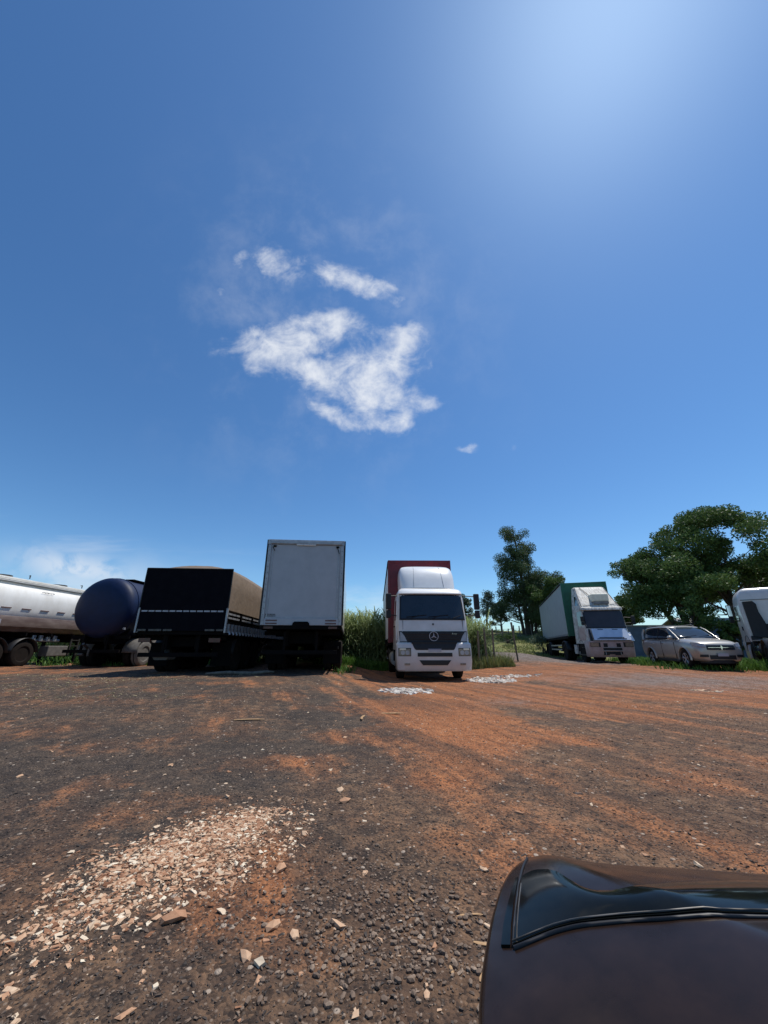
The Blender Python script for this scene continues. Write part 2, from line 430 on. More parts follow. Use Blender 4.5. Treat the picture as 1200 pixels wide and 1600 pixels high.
def ground():
    ys = np.concatenate([np.linspace(-30, .6, 40, endpoint=False), .6 + 29.4 * (np.linspace(0, 1, 470) ** 1.9), np.geomspace(31, 60, 50), np.geomspace(63, 2500, 40)])
    t = np.linspace(-1, 1, 381)
    xs = np.sign(t) * (np.abs(t) ** 2.0 * 26 + np.abs(t) * 2) ; xs = np.concatenate([-np.geomspace(2000, 29, 30), xs, np.geomspace(29, 2000, 30)])
    XX, YY = np.meshgrid(xs, ys); nx, ny = len(xs), len(ys)
    Z = G(XX, YY)
    vs = np.stack([XX, YY, Z], -1).reshape(-1, 3)
    i = np.arange(nx - 1); j = np.arange(ny - 1); I, J = np.meshgrid(i, j)
    a = (J * nx + I).ravel(); idx = np.stack([a, a + 1, a + nx + 1, a + nx], -1)
    o = rawmesh('ground', vs, len(a), 4, None, M['ground'], idx=idx, smooth=True)
    x = XX.ravel(); y = YY.ravel()
    q = x * .93 + y * .36; r = -x * .36 + y * .93
    n1 = fbm(x * .45, y * .45, 4, 3); n2 = fbm(q * 1.6, r * .22, 4, 9); n3 = fbm(x * 1.7, y * 1.7, 4, 21)
    # red laterite soil: under and right of the cab-over truck, streaks across the right, a little on the far left
    base = .12 + .72 * S(x + .15 * (y - 11), -2.2, 1.2) * S(y, 6.0, 11.5) + .42 * S(x, -1.2, 1.4) * (1 - S(y, 8, 12)) * S(y, 2.6, 6.5)
    base += .5 * np.exp(-(((x - .9) / .9) ** 2 + ((y - 6.6) / 2.6) ** 2)) + .5 * S(-x, 9, 11) * S(y, 11.4, 12.6)
    base += .20 * S(x, .2, 1.5) * (1 - S(y, 3, 6)) + .10 * np.exp(-(((x + .55) / .4) ** 2 + ((y - 1.9) / .35) ** 2)) * 2.5
    base += .5 * S(x, 5, 9) * np.exp(-((y - 14.6 - .0 * x) / 1.3) ** 2) + .45 * np.exp(-(((x + 1.5) / 1.6) ** 2 + ((y - 17.5) / 1.8) ** 2))
    base -= .28 * S(x, 1.6, 3.5) * np.exp(-((y - 6.8 + .2 * x) / 1.3) ** 2)
    base = base * (1 - .85 * S(y, 19, 21.5) * S(x, 3, 5))
    bl = 0
    for px, py, rx, ry, am in ((.94, 6.1, .7, 1.0, .55), (.75, 7.6, .8, .7, .45), (-.35, 5.1, .35, .3, .4), (.35, 3.6, .35, .25, .5), (-.2, 8.2, .6, .8, .35), (2.4, 5.0, .9, .25, .4), (3.6, 6.8, 1.5, .5, .4), (-.75, 2.0, .35, .2, .35),
                                 (-1.15, 3.25, .25, .15, .4), (2.3, 6.9, .8, .5, -.5), (1.5, 4.4, .6, .5, -.4), (-.4, 3.4, .8, .3, -.3), (4.4, 5.2, 1.0, .4, -.45), (.1, 9.3, .5, .4, -.3), (-2.0, 8.0, .8, .4, .3), (-.9, 4.3, .4, .2, .3), (-3.5, 9.3, 1.2, .3, .3)):
        bl = bl + am * np.exp(-(((x - px) / rx) ** 2 + ((y - py) / ry) ** 2))
    red = np.clip(base * (.45 + 1.1 * n1) + (n2 - .5) * 1.0 * S(x, -1.5, 1) + (n3 - .5) * 1.15 + bl, 0, 1)
    # pale grey crushed stone
    gr = np.exp(-(((x - 9.0) / 5.0) ** 2 + ((y - 12.3) / 2.4) ** 2)) * .85 + 1.5 * np.exp(-(((x - 8.5) / 3.4) ** 2 + ((y - 26) / 5.5) ** 2)) + .8 * np.exp(-(((x - 12) / 4) ** 2 + ((y - 21) / 3) ** 2))
    gr += .55 * np.exp(-(((x - 2.4) / .9) ** 2 + ((y - 8.3) / .9) ** 2))
    grey = np.clip(gr * (.5 + n1) + (n2 - .5) * .5 * (gr > .05), 0, 1)
    brown = np.clip(.34 + .5 * S(x, -1.0, 1.5) + .25 * np.exp(-(((x + .7) / 1.2) ** 2 + ((y - 1.7) / .5) ** 2)) + .12 * S(y, 7, 10) + (n1 - .5) * 1.0 + (n3 - .5) * .6, 0, 1)
    grass = np.clip(S(y + (n1 - .5) * 6, 30, 35) * (x > -400) + S(y, 18.5, 20.5) * S(-x, 0, .8) + S(y + (n1 - .5) * 2, 19.5, 22) * (1 - S(x, 5.2, 6.6)) + .9 * S(y + (n1 - .5), 17.2, 18.4) * S(x, 17.5, 19) + S(y + (n1 - .5), 22, 24) * S(x, 13, 14.5), 0, 1)
    for nm, v in (('red', red), ('grey', grey), ('brown', brown), ('grass', grass)):
        at = o.data.attributes.new(nm, 'FLOAT', 'POINT'); at.data.foreach_set('value', v.astype(np.float32))
    tag(o, kind='structure')
    return o

def ground_mat():
    m = bpy.data.materials.new('gravel_and_red_soil'); m.use_nodes = True
    t = m.node_tree; b = t.nodes['Principled BSDF']; L = t.links; X.T = t
    b.inputs['Roughness'].default_value = .92; b.inputs['Specular IOR Level'].default_value = .22
    tc = t.nodes.new('ShaderNodeTexCoord'); vec = tc.outputs['Object']
    def N(sc_, det=6, ro=.65, dist=0):
        n = t.nodes.new('ShaderNodeTexNoise'); n.inputs['Scale'].default_value = sc_; n.inputs['Detail'].default_value = det
        n.inputs['Roughness'].default_value = ro; n.inputs['Distortion'].default_value = dist; L.new(vec, n.inputs['Vector']); return X(n.outputs['Fac'])
    def V(sc_, feat='F1', out='Distance'):
        n = t.nodes.new('ShaderNodeTexVoronoi'); n.inputs['Scale'].default_value = sc_; n.feature = feat
        n.inputs['Randomness'].default_value = 1; L.new(vec, n.inputs['Vector']); return n
    def A(nm):
        n = t.nodes.new('ShaderNodeAttribute'); n.attribute_name = nm; return X(n.outputs['Fac'])
    def mixc(f, a, bb):
        n = t.nodes.new('ShaderNodeMix'); n.data_type = 'RGBA'
        if isinstance(f, X): L.new(f.k, n.inputs['Factor'])
        else: n.inputs['Factor'].default_value = f
        for k, q in (('A', a), ('B', bb)):
            if isinstance(q, tuple): n.inputs[k].default_value = (*q, 1)
            else: L.new(q, n.inputs[k])
        return n.outputs['Result']
    fine = N(60, 6, .75); mid = N(7, 7, .7); big = N(1.1, 6, .6, .4)
    v1 = V(70); v2 = V(28)
    def cellrand(v):
        s = t.nodes.new('ShaderNodeSeparateColor'); L.new(v.outputs['Color'], s.inputs[0]); return X(s.outputs[0]), X(s.outputs[1])
    r1, r1b = cellrand(v1); r2, r2b = cellrand(v2)
    dark = mixc(sstep(mid * .6 + big * .4, .38, .62), (.050, .039, .032), (.115, .082, .058))
    brown = mixc(sstep(mid, .35, .65), (.135, .076, .045), (.25, .148, .085))
    red = mixc(sstep(mid * .5 + fine * .5, .35, .65), (.27, .088, .031), (.50, .21, .088))
    grey = mixc(sstep(fine * .5 + mid * .5, .38, .62), (.13, .115, .105), (.27, .235, .21))
    grs = mixc(sstep(mid * .5 + big * .5, .4, .6), (.085, .12, .03), (.24, .22, .09))
    c = mixc(sstep(A('brown') + (mid - .5) * 1.3 + (fine - .5) * .7, .3, .9), dark, brown)
    sp = t.nodes.new('ShaderNodeSeparateXYZ'); L.new(vec, sp.inputs[0])
    q = X(sp.outputs[0]) * .93 + X(sp.outputs[1]) * .36; rr_ = X(sp.outputs[1]) * .93 - X(sp.outputs[0]) * .36
    cb = t.nodes.new('ShaderNodeCombineXYZ'); L.new((q * 1.0).k, cb.inputs[0]); L.new((rr_ * .10).k, cb.inputs[1])
    tk = t.nodes.new('ShaderNodeTexNoise'); tk.inputs['Scale'].default_value = 3.2; tk.inputs['Detail'].default_value = 7; tk.inputs['Roughness'].default_value = .62; tk.inputs['Distortion'].default_value = .25
    L.new(cb.outputs[0], tk.inputs['Vector']); tk = X(tk.outputs['Fac'])
    c = mixc(sstep(A('red') * 1.05 + (mid - .5) * 1.1 + (big - .5) * .8 + (fine - .5) * .6 + (tk - .5) * 1.3 * sstep(A('red'), .05, .4), .15, 1.0), c, red)
    c = mixc(sstep(tk, .60, .40) * .55 * sstep(A('red') + A('brown'), .2, .8), c, (.085, .050, .034))
    c = mixc(sstep(A('grey') + (mid - .5) * 1.2 + (big - .5) * 1.0 + (fine - .5) * .5 + (tk - .5) * .9, .25, 1.15) * .8, c, grey)
    c = mixc(sstep(A('grass') + (mid - .5) * .7, .35, .65), c, grs)
    # single pale and dark grains
    c = mixc(sstep(r1, .80, .83) * sstep(X(v1.outputs['Distance']), .45, .25) * .55 * (1.0 - A('grass')), c, (.36, .27, .20))
    c = mixc(sstep(r1b, .70, .74) * .6 * (1.0 - A('grass')), c, (.020, .017, .016))
    c = mixc(sstep(r2, .955, .965) * sstep(X(v2.outputs['Distance']), .40, .30) * .8 * (1.0 - A('grass')), c, (.50, .40, .31))
    L.new(c, b.inputs['Base Color'])
    h = X(v1.outputs['Distance']) * -.5 + fine * .6 + mid * 1.1 + sstep(X(v2.outputs['Distance']), .5, .1) * r2 * .5
    bp = t.nodes.new('ShaderNodeBump'); bp.inputs['Strength'].default_value = .85; bp.inputs['Distance'].default_value = .02
    L.new(h.k, bp.inputs['Height']); L.new(bp.outputs[0], b.inputs['Normal'])
    return m
M['ground'] = ground_mat()
ground()
#PART2

# ------------------------------------------------------------------ wheels and running gear
_wm = {}
def wheel_mesh(r, w_, lit=False):
    k = (r, w_, lit)
    if k in _wm: return _wm[k]
    h = w_ / 2; ri = r * .56
    prof = [(-h * .8, ri), (-h, ri + .03), (-h, r - .07), (-h * .88, r - .02), (-h * .7, r), (-.02, r), (-.018, r - .012), (.018, r - .012), (.02, r), (h * .7, r), (h * .88, r - .02), (h, r - .07), (h, ri + .03), (h * .8, ri)]
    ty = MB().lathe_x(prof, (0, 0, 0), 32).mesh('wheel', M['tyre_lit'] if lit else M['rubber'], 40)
    rp = [(-h * .72, ri), (-h * .5, ri * .95), (-h * .35, ri * .55), (-h * .6, ri * .5), (-h * .62, ri * .25), (-h * .62, .001), (h * .62, .001), (h * .62, ri * .25), (h * .6, ri * .5), (h * .35, ri * .55), (h * .5, ri * .95), (h * .72, ri)]
    rm = MB().lathe_x(rp, (0, 0, 0), 24)
    for i in range(8):
        a = i * math.pi / 4
        for sx in (-1, 1):
            rm.cyl((sx * h * .55, ri * .37 * math.cos(a), ri * .37 * math.sin(a)), (sx * h * .72, ri * .37 * math.cos(a), ri * .37 * math.sin(a)), .018, n=6)
    ri_m = rm.mesh('rim', M['rim'], 40)
    _wm[k] = (ty, ri_m); return _wm[k]
def wheel(root, x, y, r=.5, w_=.28, lit=False, z=None):
    ty, rm = wheel_mesh(r, w_, lit)
    o = link('wheel', ty, root, (x, y, r if z is None else z)); link('rim', rm, o)
    return o
def axle(root, y, r=.5, half=1.1, dual=True, z=None, lit=False, steer=False):
    z = r if z is None else z
    m = MB().cyl((-half + .1, y, z), (half - .1, y, z), .07, n=10)
    if not steer: m.cyl((-.13, y, z), (.13, y, z), .16, n=12)
    for s in (-1, 1): m.box(s * .42 - .05, s * .42 + .05, y - .45, y + .45, z + .08, z + .15)
    m.build('axle', M['black_metal'], root, smooth=30)
    for s in (-1, 1):
        wheel(root, s * half, y, r, .28, lit, z)
        if dual: wheel(root, s * (half - .32), y, r, .28, False, z)

def chassis(root, y0, y1, zt, depth=.45, half=.45, cross=2.0):
    m = MB()
    for s in (-1, 1):
        m.box(s * half - .04, s * half + .04, y0, y1, zt - depth, zt - .02)
    y = y0 + .3
    while y < y1:
        m.box(-half + .04, half - .04, y, y + .09, zt - depth + .08, zt - .06)
        m.box(-1.22, -half - .04, y, y + .06, zt - .16, zt - .03); m.box(half + .04, 1.22, y, y + .06, zt - .16, zt - .03)
        y += cross
    return m.build('chassis', M['black_metal'], root)

def mudguard(root, x, y, r, w_=.34, m=None, z=None):
    z = r if z is None else z
    b = MB()
    def fn(u, v):
        a = math.pi * (.02 + .96 * v)
        return (x - w_ / 2 + w_ * u, y + (r + .09) * math.cos(a), z + (r + .09) * math.sin(a))
    b.grid(fn, 1, 14)
    o = b.build('mudguard', m or M['black_plastic'], root, smooth=50)
    s = o.modifiers.new('thick', 'SOLIDIFY'); s.thickness = .02
    return o

def mudflap(root, x, y, z0=.25, z1=.95, w_=.6):
    return Bx('mudflap', M['black_metal'], root, x - w_ / 2, x + w_ / 2, y, y + .015, z0, z1)

def ladder_rear_bar(root, y, z=.62, wz=.12):
    m = MB().box(-1.15, 1.15, y, y + .08, z - wz / 2, z + wz / 2)
    for s in (-1, 1): m.box(s * .5 - .04, s * .5 + .04, y + .081, y + .15, z - .05, z + .62)
    return m.build('rear_bar', M['black_metal'], root, bevel=.008)

def landing_leg(root, x, y, zt, z0=.02):
    m = MB().box(x - .06, x + .06, y - .06, y + .06, zt * .45, zt); m.box(x - .045, x + .045, y - .045, y + .045, z0 + .05, zt * .45)
    m.box(x - .14, x + .14, y - .12, y + .12, z0, z0 + .05)
    return m.build('landing_leg', M['black_metal'], root)

# ------------------------------------------------------------------ white box semi-trailer, rear towards us
def white_box_trailer():
    g = gz(-2.6, 12.6)
    t = empty('semi_trailer', (-2.62, 12.15, g), 5.2, 'tall white box semi-trailer seen from behind with a plain grey roller door', 'semi-trailer', 'semi-trailers parked on the yard')
    W, z0, z1, L = 1.28, 1.40, 4.20, 13.5
    b = MB().box(-W + .01, W - .01, .09, L, z0 + .02, z1 - .05)
    b.build('box_body', M['white'], t, bevel=.02)
    fr = MB()
    fr.box(-W, W, 0, .085, z1 - .17, z1)                     # header
    fr.box(-W + .10, W - .10, -.03, .0, z1 - .15, z1 - .05)
    fr.build('door_header', M['alu'], t, bevel=.012)
    for s in (-1, 1):
        MB().box(min(s * (W - .12), s * (W - .02)), max(s * (W - .12), s * (W - .02)), .0, .085, z0 + .02, z1 - .172).build('corner_post', M['alu'], t, bevel=.01)
        MB().box(min(s * (W - .022), s * (W + .035)), max(s * (W - .022), s * (W + .035)), .02, .11, z0 + .02, z1 - .01).build('rubber_edge', M['black_plastic'], t)
    d = MB().box(-W + .122, W - .122, .03, .07, z0 + .26, z1 - .175)
    d.build('roller_door', M['door_grey'], t, label='plain pale grey roller door')
    st = MB()
    for s in (-1, 1): st.box(min(s * (W - .20), s * (W - .17)), max(s * (W - .20), s * (W - .17)), .015, .03, z0 + .26, z1 - .18)
    st.build('door_guide', M['alu'], t, split=1)
    tr = MB().box(-W + .15, W - .15, .012, .03, z0 + .235, z0 + .262).build('door_bottom_rail', M['alu'], t)
    sill = MB().box(-W + .122, W - .122, -.01, .085, z0 + .02, z0 + .232).build('rear_sill', M['door_grey'], t, bevel=.01)
    MB().prism([(-.30, z0 - .10), (-.25, z0 + .09), (-.2, z0 + .13), (.2, z0 + .13), (.25, z0 + .09), (.30, z0 - .10)], 1, -.05, -.012).build('lock_cover', M['black_metal'], t)
    hd = MB()
    for s in (-1, 1):
        hd.box(s * (W - .23) - .05, s * (W - .23) + .05, .0, .028, z1 - .26, z1 - .2)
    hd.cyl((W - .25, -.01, z1 - .22), (W - .17, -.01, z1 - .46), .012, n=6); hd.cyl((-W + .17, -.01, z1 - .26), (-W + .24, -.01, z1 - .40), .012, n=6)
    hd.build('door_latch', M['black_metal'], t, split=1)
    lit = MB()
    for x in (-.22, 0.0, .2): lit.grid(lambda u, v, x=x: (x + .12 * (u - .5) * 2 * (1 - .4 * abs(v - .5)), -.008 - .02 * math.sin(v * math.pi), z1 - .2 + .05 * v), 4, 4)
    lit.build('torn_seal', M['white_clean'], t, split=1)
    mk = MB(); rr = random.Random(4)
    for row in range(2):
        x = -W + .14
        while x < -W + .46:
            wd = rr.uniform(.012, .035); mk.box(x, x + wd, .024, .0295, z0 + .285 + row * .05, z0 + .315 + row * .05); x += wd + .012
    mk.build('small_lettering', M['seam'], t)
    rv = MB()
    for k in range(14):
        for s in (-1, 1): rv.cyl((s * (W - .075), -.008, z0 + .15 + k * .19), (s * (W - .075), .002, z0 + .15 + k * .19), .012, n=6)
    rv.build('rivet', M['rim'], t, split=1)
    for s in (-1, 1):
        for z in (z0 + .05, z0 + .14): Bx('reflective_strip', M['tape'], t, *sorted((s * .75, s * 1.1)), -.016, -.011, z, z + .045)
    # side skirt rail and floor beam
    Bx('floor_beam', M['black_metal'], t, -W, W, .01, L, z0 - .10, z0 + .018)
    chassis(t, .3, L - 1, z0 - .1, .5)
    ladder_rear_bar(t, .12, .62)
    for y in (2.1, 3.35, 4.6): axle(t, y, .5, 1.12)
    for s in (-1, 1): mudflap(t, s * .96, 1.35); landing_leg(t, s * .75, L - 3.2, z0 - .2)
    for s in (-1, 1):
        MB().box(s * 1.0 - .14, s * 1.0 + .14, -.012, .01, z0 - .085, z0 - .02).build('tail_lamp', M['red_lens'], t)
        MB().box(s * 1.16 - .02, s * 1.16 + .02, .3, 1.9, .72, .8).build('side_guard', M['black_metal'], t)
    # spare wheel carrier and lower skirt that shade the far side
    Bx('battery_box', M['black_metal'], t, -.45, .45, 5.7, 6.3, .45, 1.1, bevel=.02)
    wheel(t, .0, 6.8, .5, .28, z=.85)
white_box_trailer()

# ------------------------------------------------------------------ tarpaulin covered grain trailer
def tarp_trailer():
    g = gz(-6.15, 12.2)
    t = empty('semi_trailer', (-6.15, 11.7, g), 4.2, 'stake-sided grain semi-trailer under a tan tarpaulin with a bulging roof, its rear end dark', 'semi-trailer', 'semi-trailers parked on the yard')
    W, zb, zr, zt, L = 1.30, 1.22, 1.88, 3.08, 12.5
    # tarpaulin: arched roof and sides that pull in slightly
    def ring(y, hump, sag=0.0):
        pts = [(-W - .015, y, zr - .03), (-W - .01 + sag, y, (zr + zt) / 2), (-W + .01, y, zt - .05), (-W + .05, y, zt)]
        for i in range(1, 12):
            x = (-W + .05) + (2 * W - .1) * i / 12
            pts.append((x, y, zt + hump * math.sin(math.pi * i / 12) ** .8))
        pts += [(W - .05, y, zt), (W - .01, y, zt - .05), (W + .01 - sag, y, (zr + zt) / 2), (W + .015, y, zr - .03)]
        return pts
    rs = []
    n = 44
    for k in range(n + 1):
        y = .03 + (L - .06) * k / n
        arch = min(1, k / 9) ** .6 * min(1, (n - k) / 5) ** .6
        rs.append(ring(y, .05 + .34 * arch * 1.4 + .02 * math.sin(k * 1.9), .012 * abs(math.sin(k * .75)) + .006 * random.random()))
    MB().rings(rs, True, True).build('tarpaulin', M['tarp'], t, smooth=50)
    MB().box(-W - .02, W + .02, -.012, .025, zr - .04, zt + .03).build('rear_cover', M['tarp_dark'], t, bevel=.015, label='tarpaulin flap over the rear end, its shade put into a near-black colour')
    hem = MB().tube([(-W - .02, -.02, zt + .03), (W + .02, -.02, zt + .03)], .018, 6)
    for s in (-1, 1): hem.tube([(s * (W + .02), -.02, zt + .03), (s * (W + .02), -.02, zr - .02)], .016, 6)
    hem.build('tarpaulin_rope', M['seam'], t)
    # tailgate
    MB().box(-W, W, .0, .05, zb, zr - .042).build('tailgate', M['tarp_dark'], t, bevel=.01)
    tp = MB(); x = -W + .06
    while x < W - .12:
        tp.box(x, x + .17, -.008, -.001, zr - .10, zr - .055); x += .205
    tp.build('reflective_strip', M['plate'], t, split=1)
    for s in (-1, 1):
        MB().box(min(s * (W - .02), s * (W + .03)), max(s * (W - .02), s * (W + .03)), -.03, .06, zb - .05, zr + .02).build('corner_stake', M['alu'], t, bevel=.006)
    lo = MB()
    for a, b_ in ((-1.24, -1.0), (-.92, -.55), (-.5, -.25), (.72, 1.0), (1.05, 1.25)): lo.box(a, b_, -.022, -.001, zb + .0, zb + .055)
    lo.build('rear_marker_plate', M['rim'], t, split=1)
    # slatted low sides with stake pockets
    for s in (-1, 1):
        fr = MB(); lt = MB()
        k = 0; y = .08
        while y < L - .3:
            fr.box(min(s * (W - .06), s * (W)), max(s * (W - .06), s * W), y, y + .07, zb, zr - .02); y += 1.48; k += 1
        fr.box(min(s * (W - .05), s * (W - .01)), max(s * (W - .05), s * (W - .01)), .08, L, zb + .02, zb + .30)
        fr.build('side_board', M['black_metal'], t)
        y = .2
        while y < L - 1.5:
            for zz in (zb + .50, zb + .38):
                x_ = y
                while x_ < y + 1.2:
                    lt.box(min(s * (W - .04), s * (W - .0)), max(s * (W - .04), s * W), x_, x_ + .36, zz, zz + .055); x_ += .41
            y += 1.48
        lt.build('side_slat', M['alu'], t, split=1)
        pk = MB(); y = .16
        while y < L - .2:
            pk.box(min(s * (W + .002), s * (W + .07)), max(s * (W + .002), s * (W + .07)), y, y + .10, zb - .04, zb + .22)
            pk.cyl((s * (W + .05), y + .05, zb + .0), (s * (W + .10), y + .05, zb - .10), .035, n=7)
            y += .37
        pk.build('stake_pocket', M['alu'], t, split=2)
        MB().box(min(s * (W - .02), s * (W + .05)), max(s * (W - .02), s * (W + .05)), .0, L, zb - .12, zb - .045).build('side_rail', M['black_metal'], t)
    Bx('deck', M['black_metal'], t, -W + .03, W - .03, .06, L, zb - .1, zb - .002)
    chassis(t, .2, L - .3, zb - .1, .42, cross=1.1)
    ladder_rear_bar(t, .1, .55)
    for y in (1.75, 3.0, 4.25): axle(t, y, .5, 1.12)
    for s in (-1, 1):
        mudflap(t, s * .96, 1.0, .2, .9); landing_leg(t, s * .75, 8.6, zb - .2)
        mudguard(t, s * .98, 1.75, .52, .62)
        MB().box(s * 1.02 - .17, s * 1.02 + .17, .06, .1, zb - .32, zb - .2).build('tail_lamp', M['red_lens'], t)
    # air tanks, brackets and pipes that catch a little light on the near side
    a = MB().cyl((1.12, 6.0, .78), (1.12, 7.0, .78), .16, n=14).build('air_tank', M['rim'], t, smooth=40)
    p = MB().tube([(1.2, 4.95, 1.05), (1.22, 5.2, .9), (1.2, 5.5, .95), (1.2, 5.85, 1.08)], .06, 8).build('pipe', M['rim'], t, smooth=50)
    p2 = MB().tube([(1.15, 5.1, .35), (1.2, 5.4, .6), (1.22, 5.7, .82)], .055, 8).build('strut', M['rim'], t, smooth=50)
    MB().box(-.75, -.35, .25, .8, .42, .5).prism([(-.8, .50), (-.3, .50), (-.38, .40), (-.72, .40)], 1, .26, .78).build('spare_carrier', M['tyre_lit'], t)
    MB().cyl((-.55, .5, .55), (-.55, .78, .9), .10, n=12).build('brake_chamber', M['rim'], t, smooth=40)
tarp_trailer()

# ------------------------------------------------------------------ round navy tank trailer
def blue_tank():
    g = gz(-11.3, 16)
    t = empty('tank_trailer', (-11.62, 15.45, g), -2, 'round navy blue tank trailer seen end-on beside the white tanker', 'tank trailer', 'tank trailers at the left of the yard')
    Rr, zc, L = 1.23, 2.33, 8.5
    rs = []
    for k in range(9):
        a = k / 8 * math.pi / 2
        yy = .42 * (1 - math.sin(a)) ; rr = max(.02, Rr * math.cos(math.pi / 2 - a) ** .75 if a > 0 else .02)
        rs.append((yy, rr))
    rs[-1] = (0.0 + 0.0, Rr)
    prof = [(0.0, .02), (.006, .3), (.03, .62), (.07, .86), (.13, 1.04), (.22, 1.16), (.33, 1.215), (.45, Rr), (L, Rr), (L + .2, 1.1), (L + .38, .6), (L + .42, .02)]
    b = MB()
    b.rings([[(r * math.cos(2 * math.pi * i / 48), y, zc + r * math.sin(2 * math.pi * i / 48)) for i in range(48)] for y, r in prof])
    b.build('tank', M['navy'], t, smooth=60)
    for y in (.62, 1.7, 3.4, 5.1):
        h = MB(); h.rings([[(r * math.cos(2 * math.pi * i / 48), y + dy, zc + r * math.sin(2 * math.pi * i / 48)) for i in range(48)] for dy, r in ((-.04, Rr - .01), (-.03, Rr + .025), (.03, Rr + .025), (.04, Rr - .01))], False, False)
        h.build('stiffening_hoop', M['navy'], t, smooth=30)
    cw = MB()
    cw.box(.1, .5, 1.0, L - .8, zc + Rr + .0, zc + Rr + .04)
    for y in (1.1, 3.2, 5.3, 7.2): cw.box(.12, .16, y, y + .05, zc + Rr - .1, zc + Rr + .0)
    cw.build('walkway', M['black_metal'], t)
    MB().cyl((-.1, 4.2, zc + Rr - .05), (-.1, 4.2, zc + Rr + .14), .3, n=18).build('manhole', M['navy'], t, smooth=40)
    a = R(8)
    MB().box(Rr * math.cos(a) - .0, Rr * math.cos(a) + .02, .95, 1.35, zc + .16, zc + .36).build('marking_plate', M['plate'], t)
    MB().box(.96, 1.02, .36, .44, zc - .88, zc - .80).build('small_lamp', M['lens_grey'], t)
    chassis(t, .2, L, 1.25, .35, cross=1.4)
    sd = MB()
    for y in (.8, 2.6, 4.6, 6.8): sd.prism([(-.8, 1.2), (.8, 1.2), (1.0, 1.75), (-1.0, 1.75)], 1, y, y + .1)
    sd.build('tank_saddle', M['black_metal'], t, split=1)
    for y in (1.6, 2.9): axle(t, y, .5, 1.12 if y > 2 else 1.1, lit=False)
    for s in (-1, 1):
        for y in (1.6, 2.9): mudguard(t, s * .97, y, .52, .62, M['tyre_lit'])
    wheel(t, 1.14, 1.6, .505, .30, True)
    ladder_rear_bar(t, .15, .62)
    vb = MB().tube([(-.2, -.05, .9), (-.2, .25, .72), (-.4, .35, .6)], .05, 8).tube([(.05, .0, .72), (.05, .0, .45)], .04, 8).cyl((-.32, -.02, .5), (-.12, -.02, .5), .05, n=8)
    vb.build('drain_valve', M['rim'], t, smooth=40)
    for s in (-1, 1): landing_leg(t, s * .7, L - 1.6, 1.0)
blue_tank()

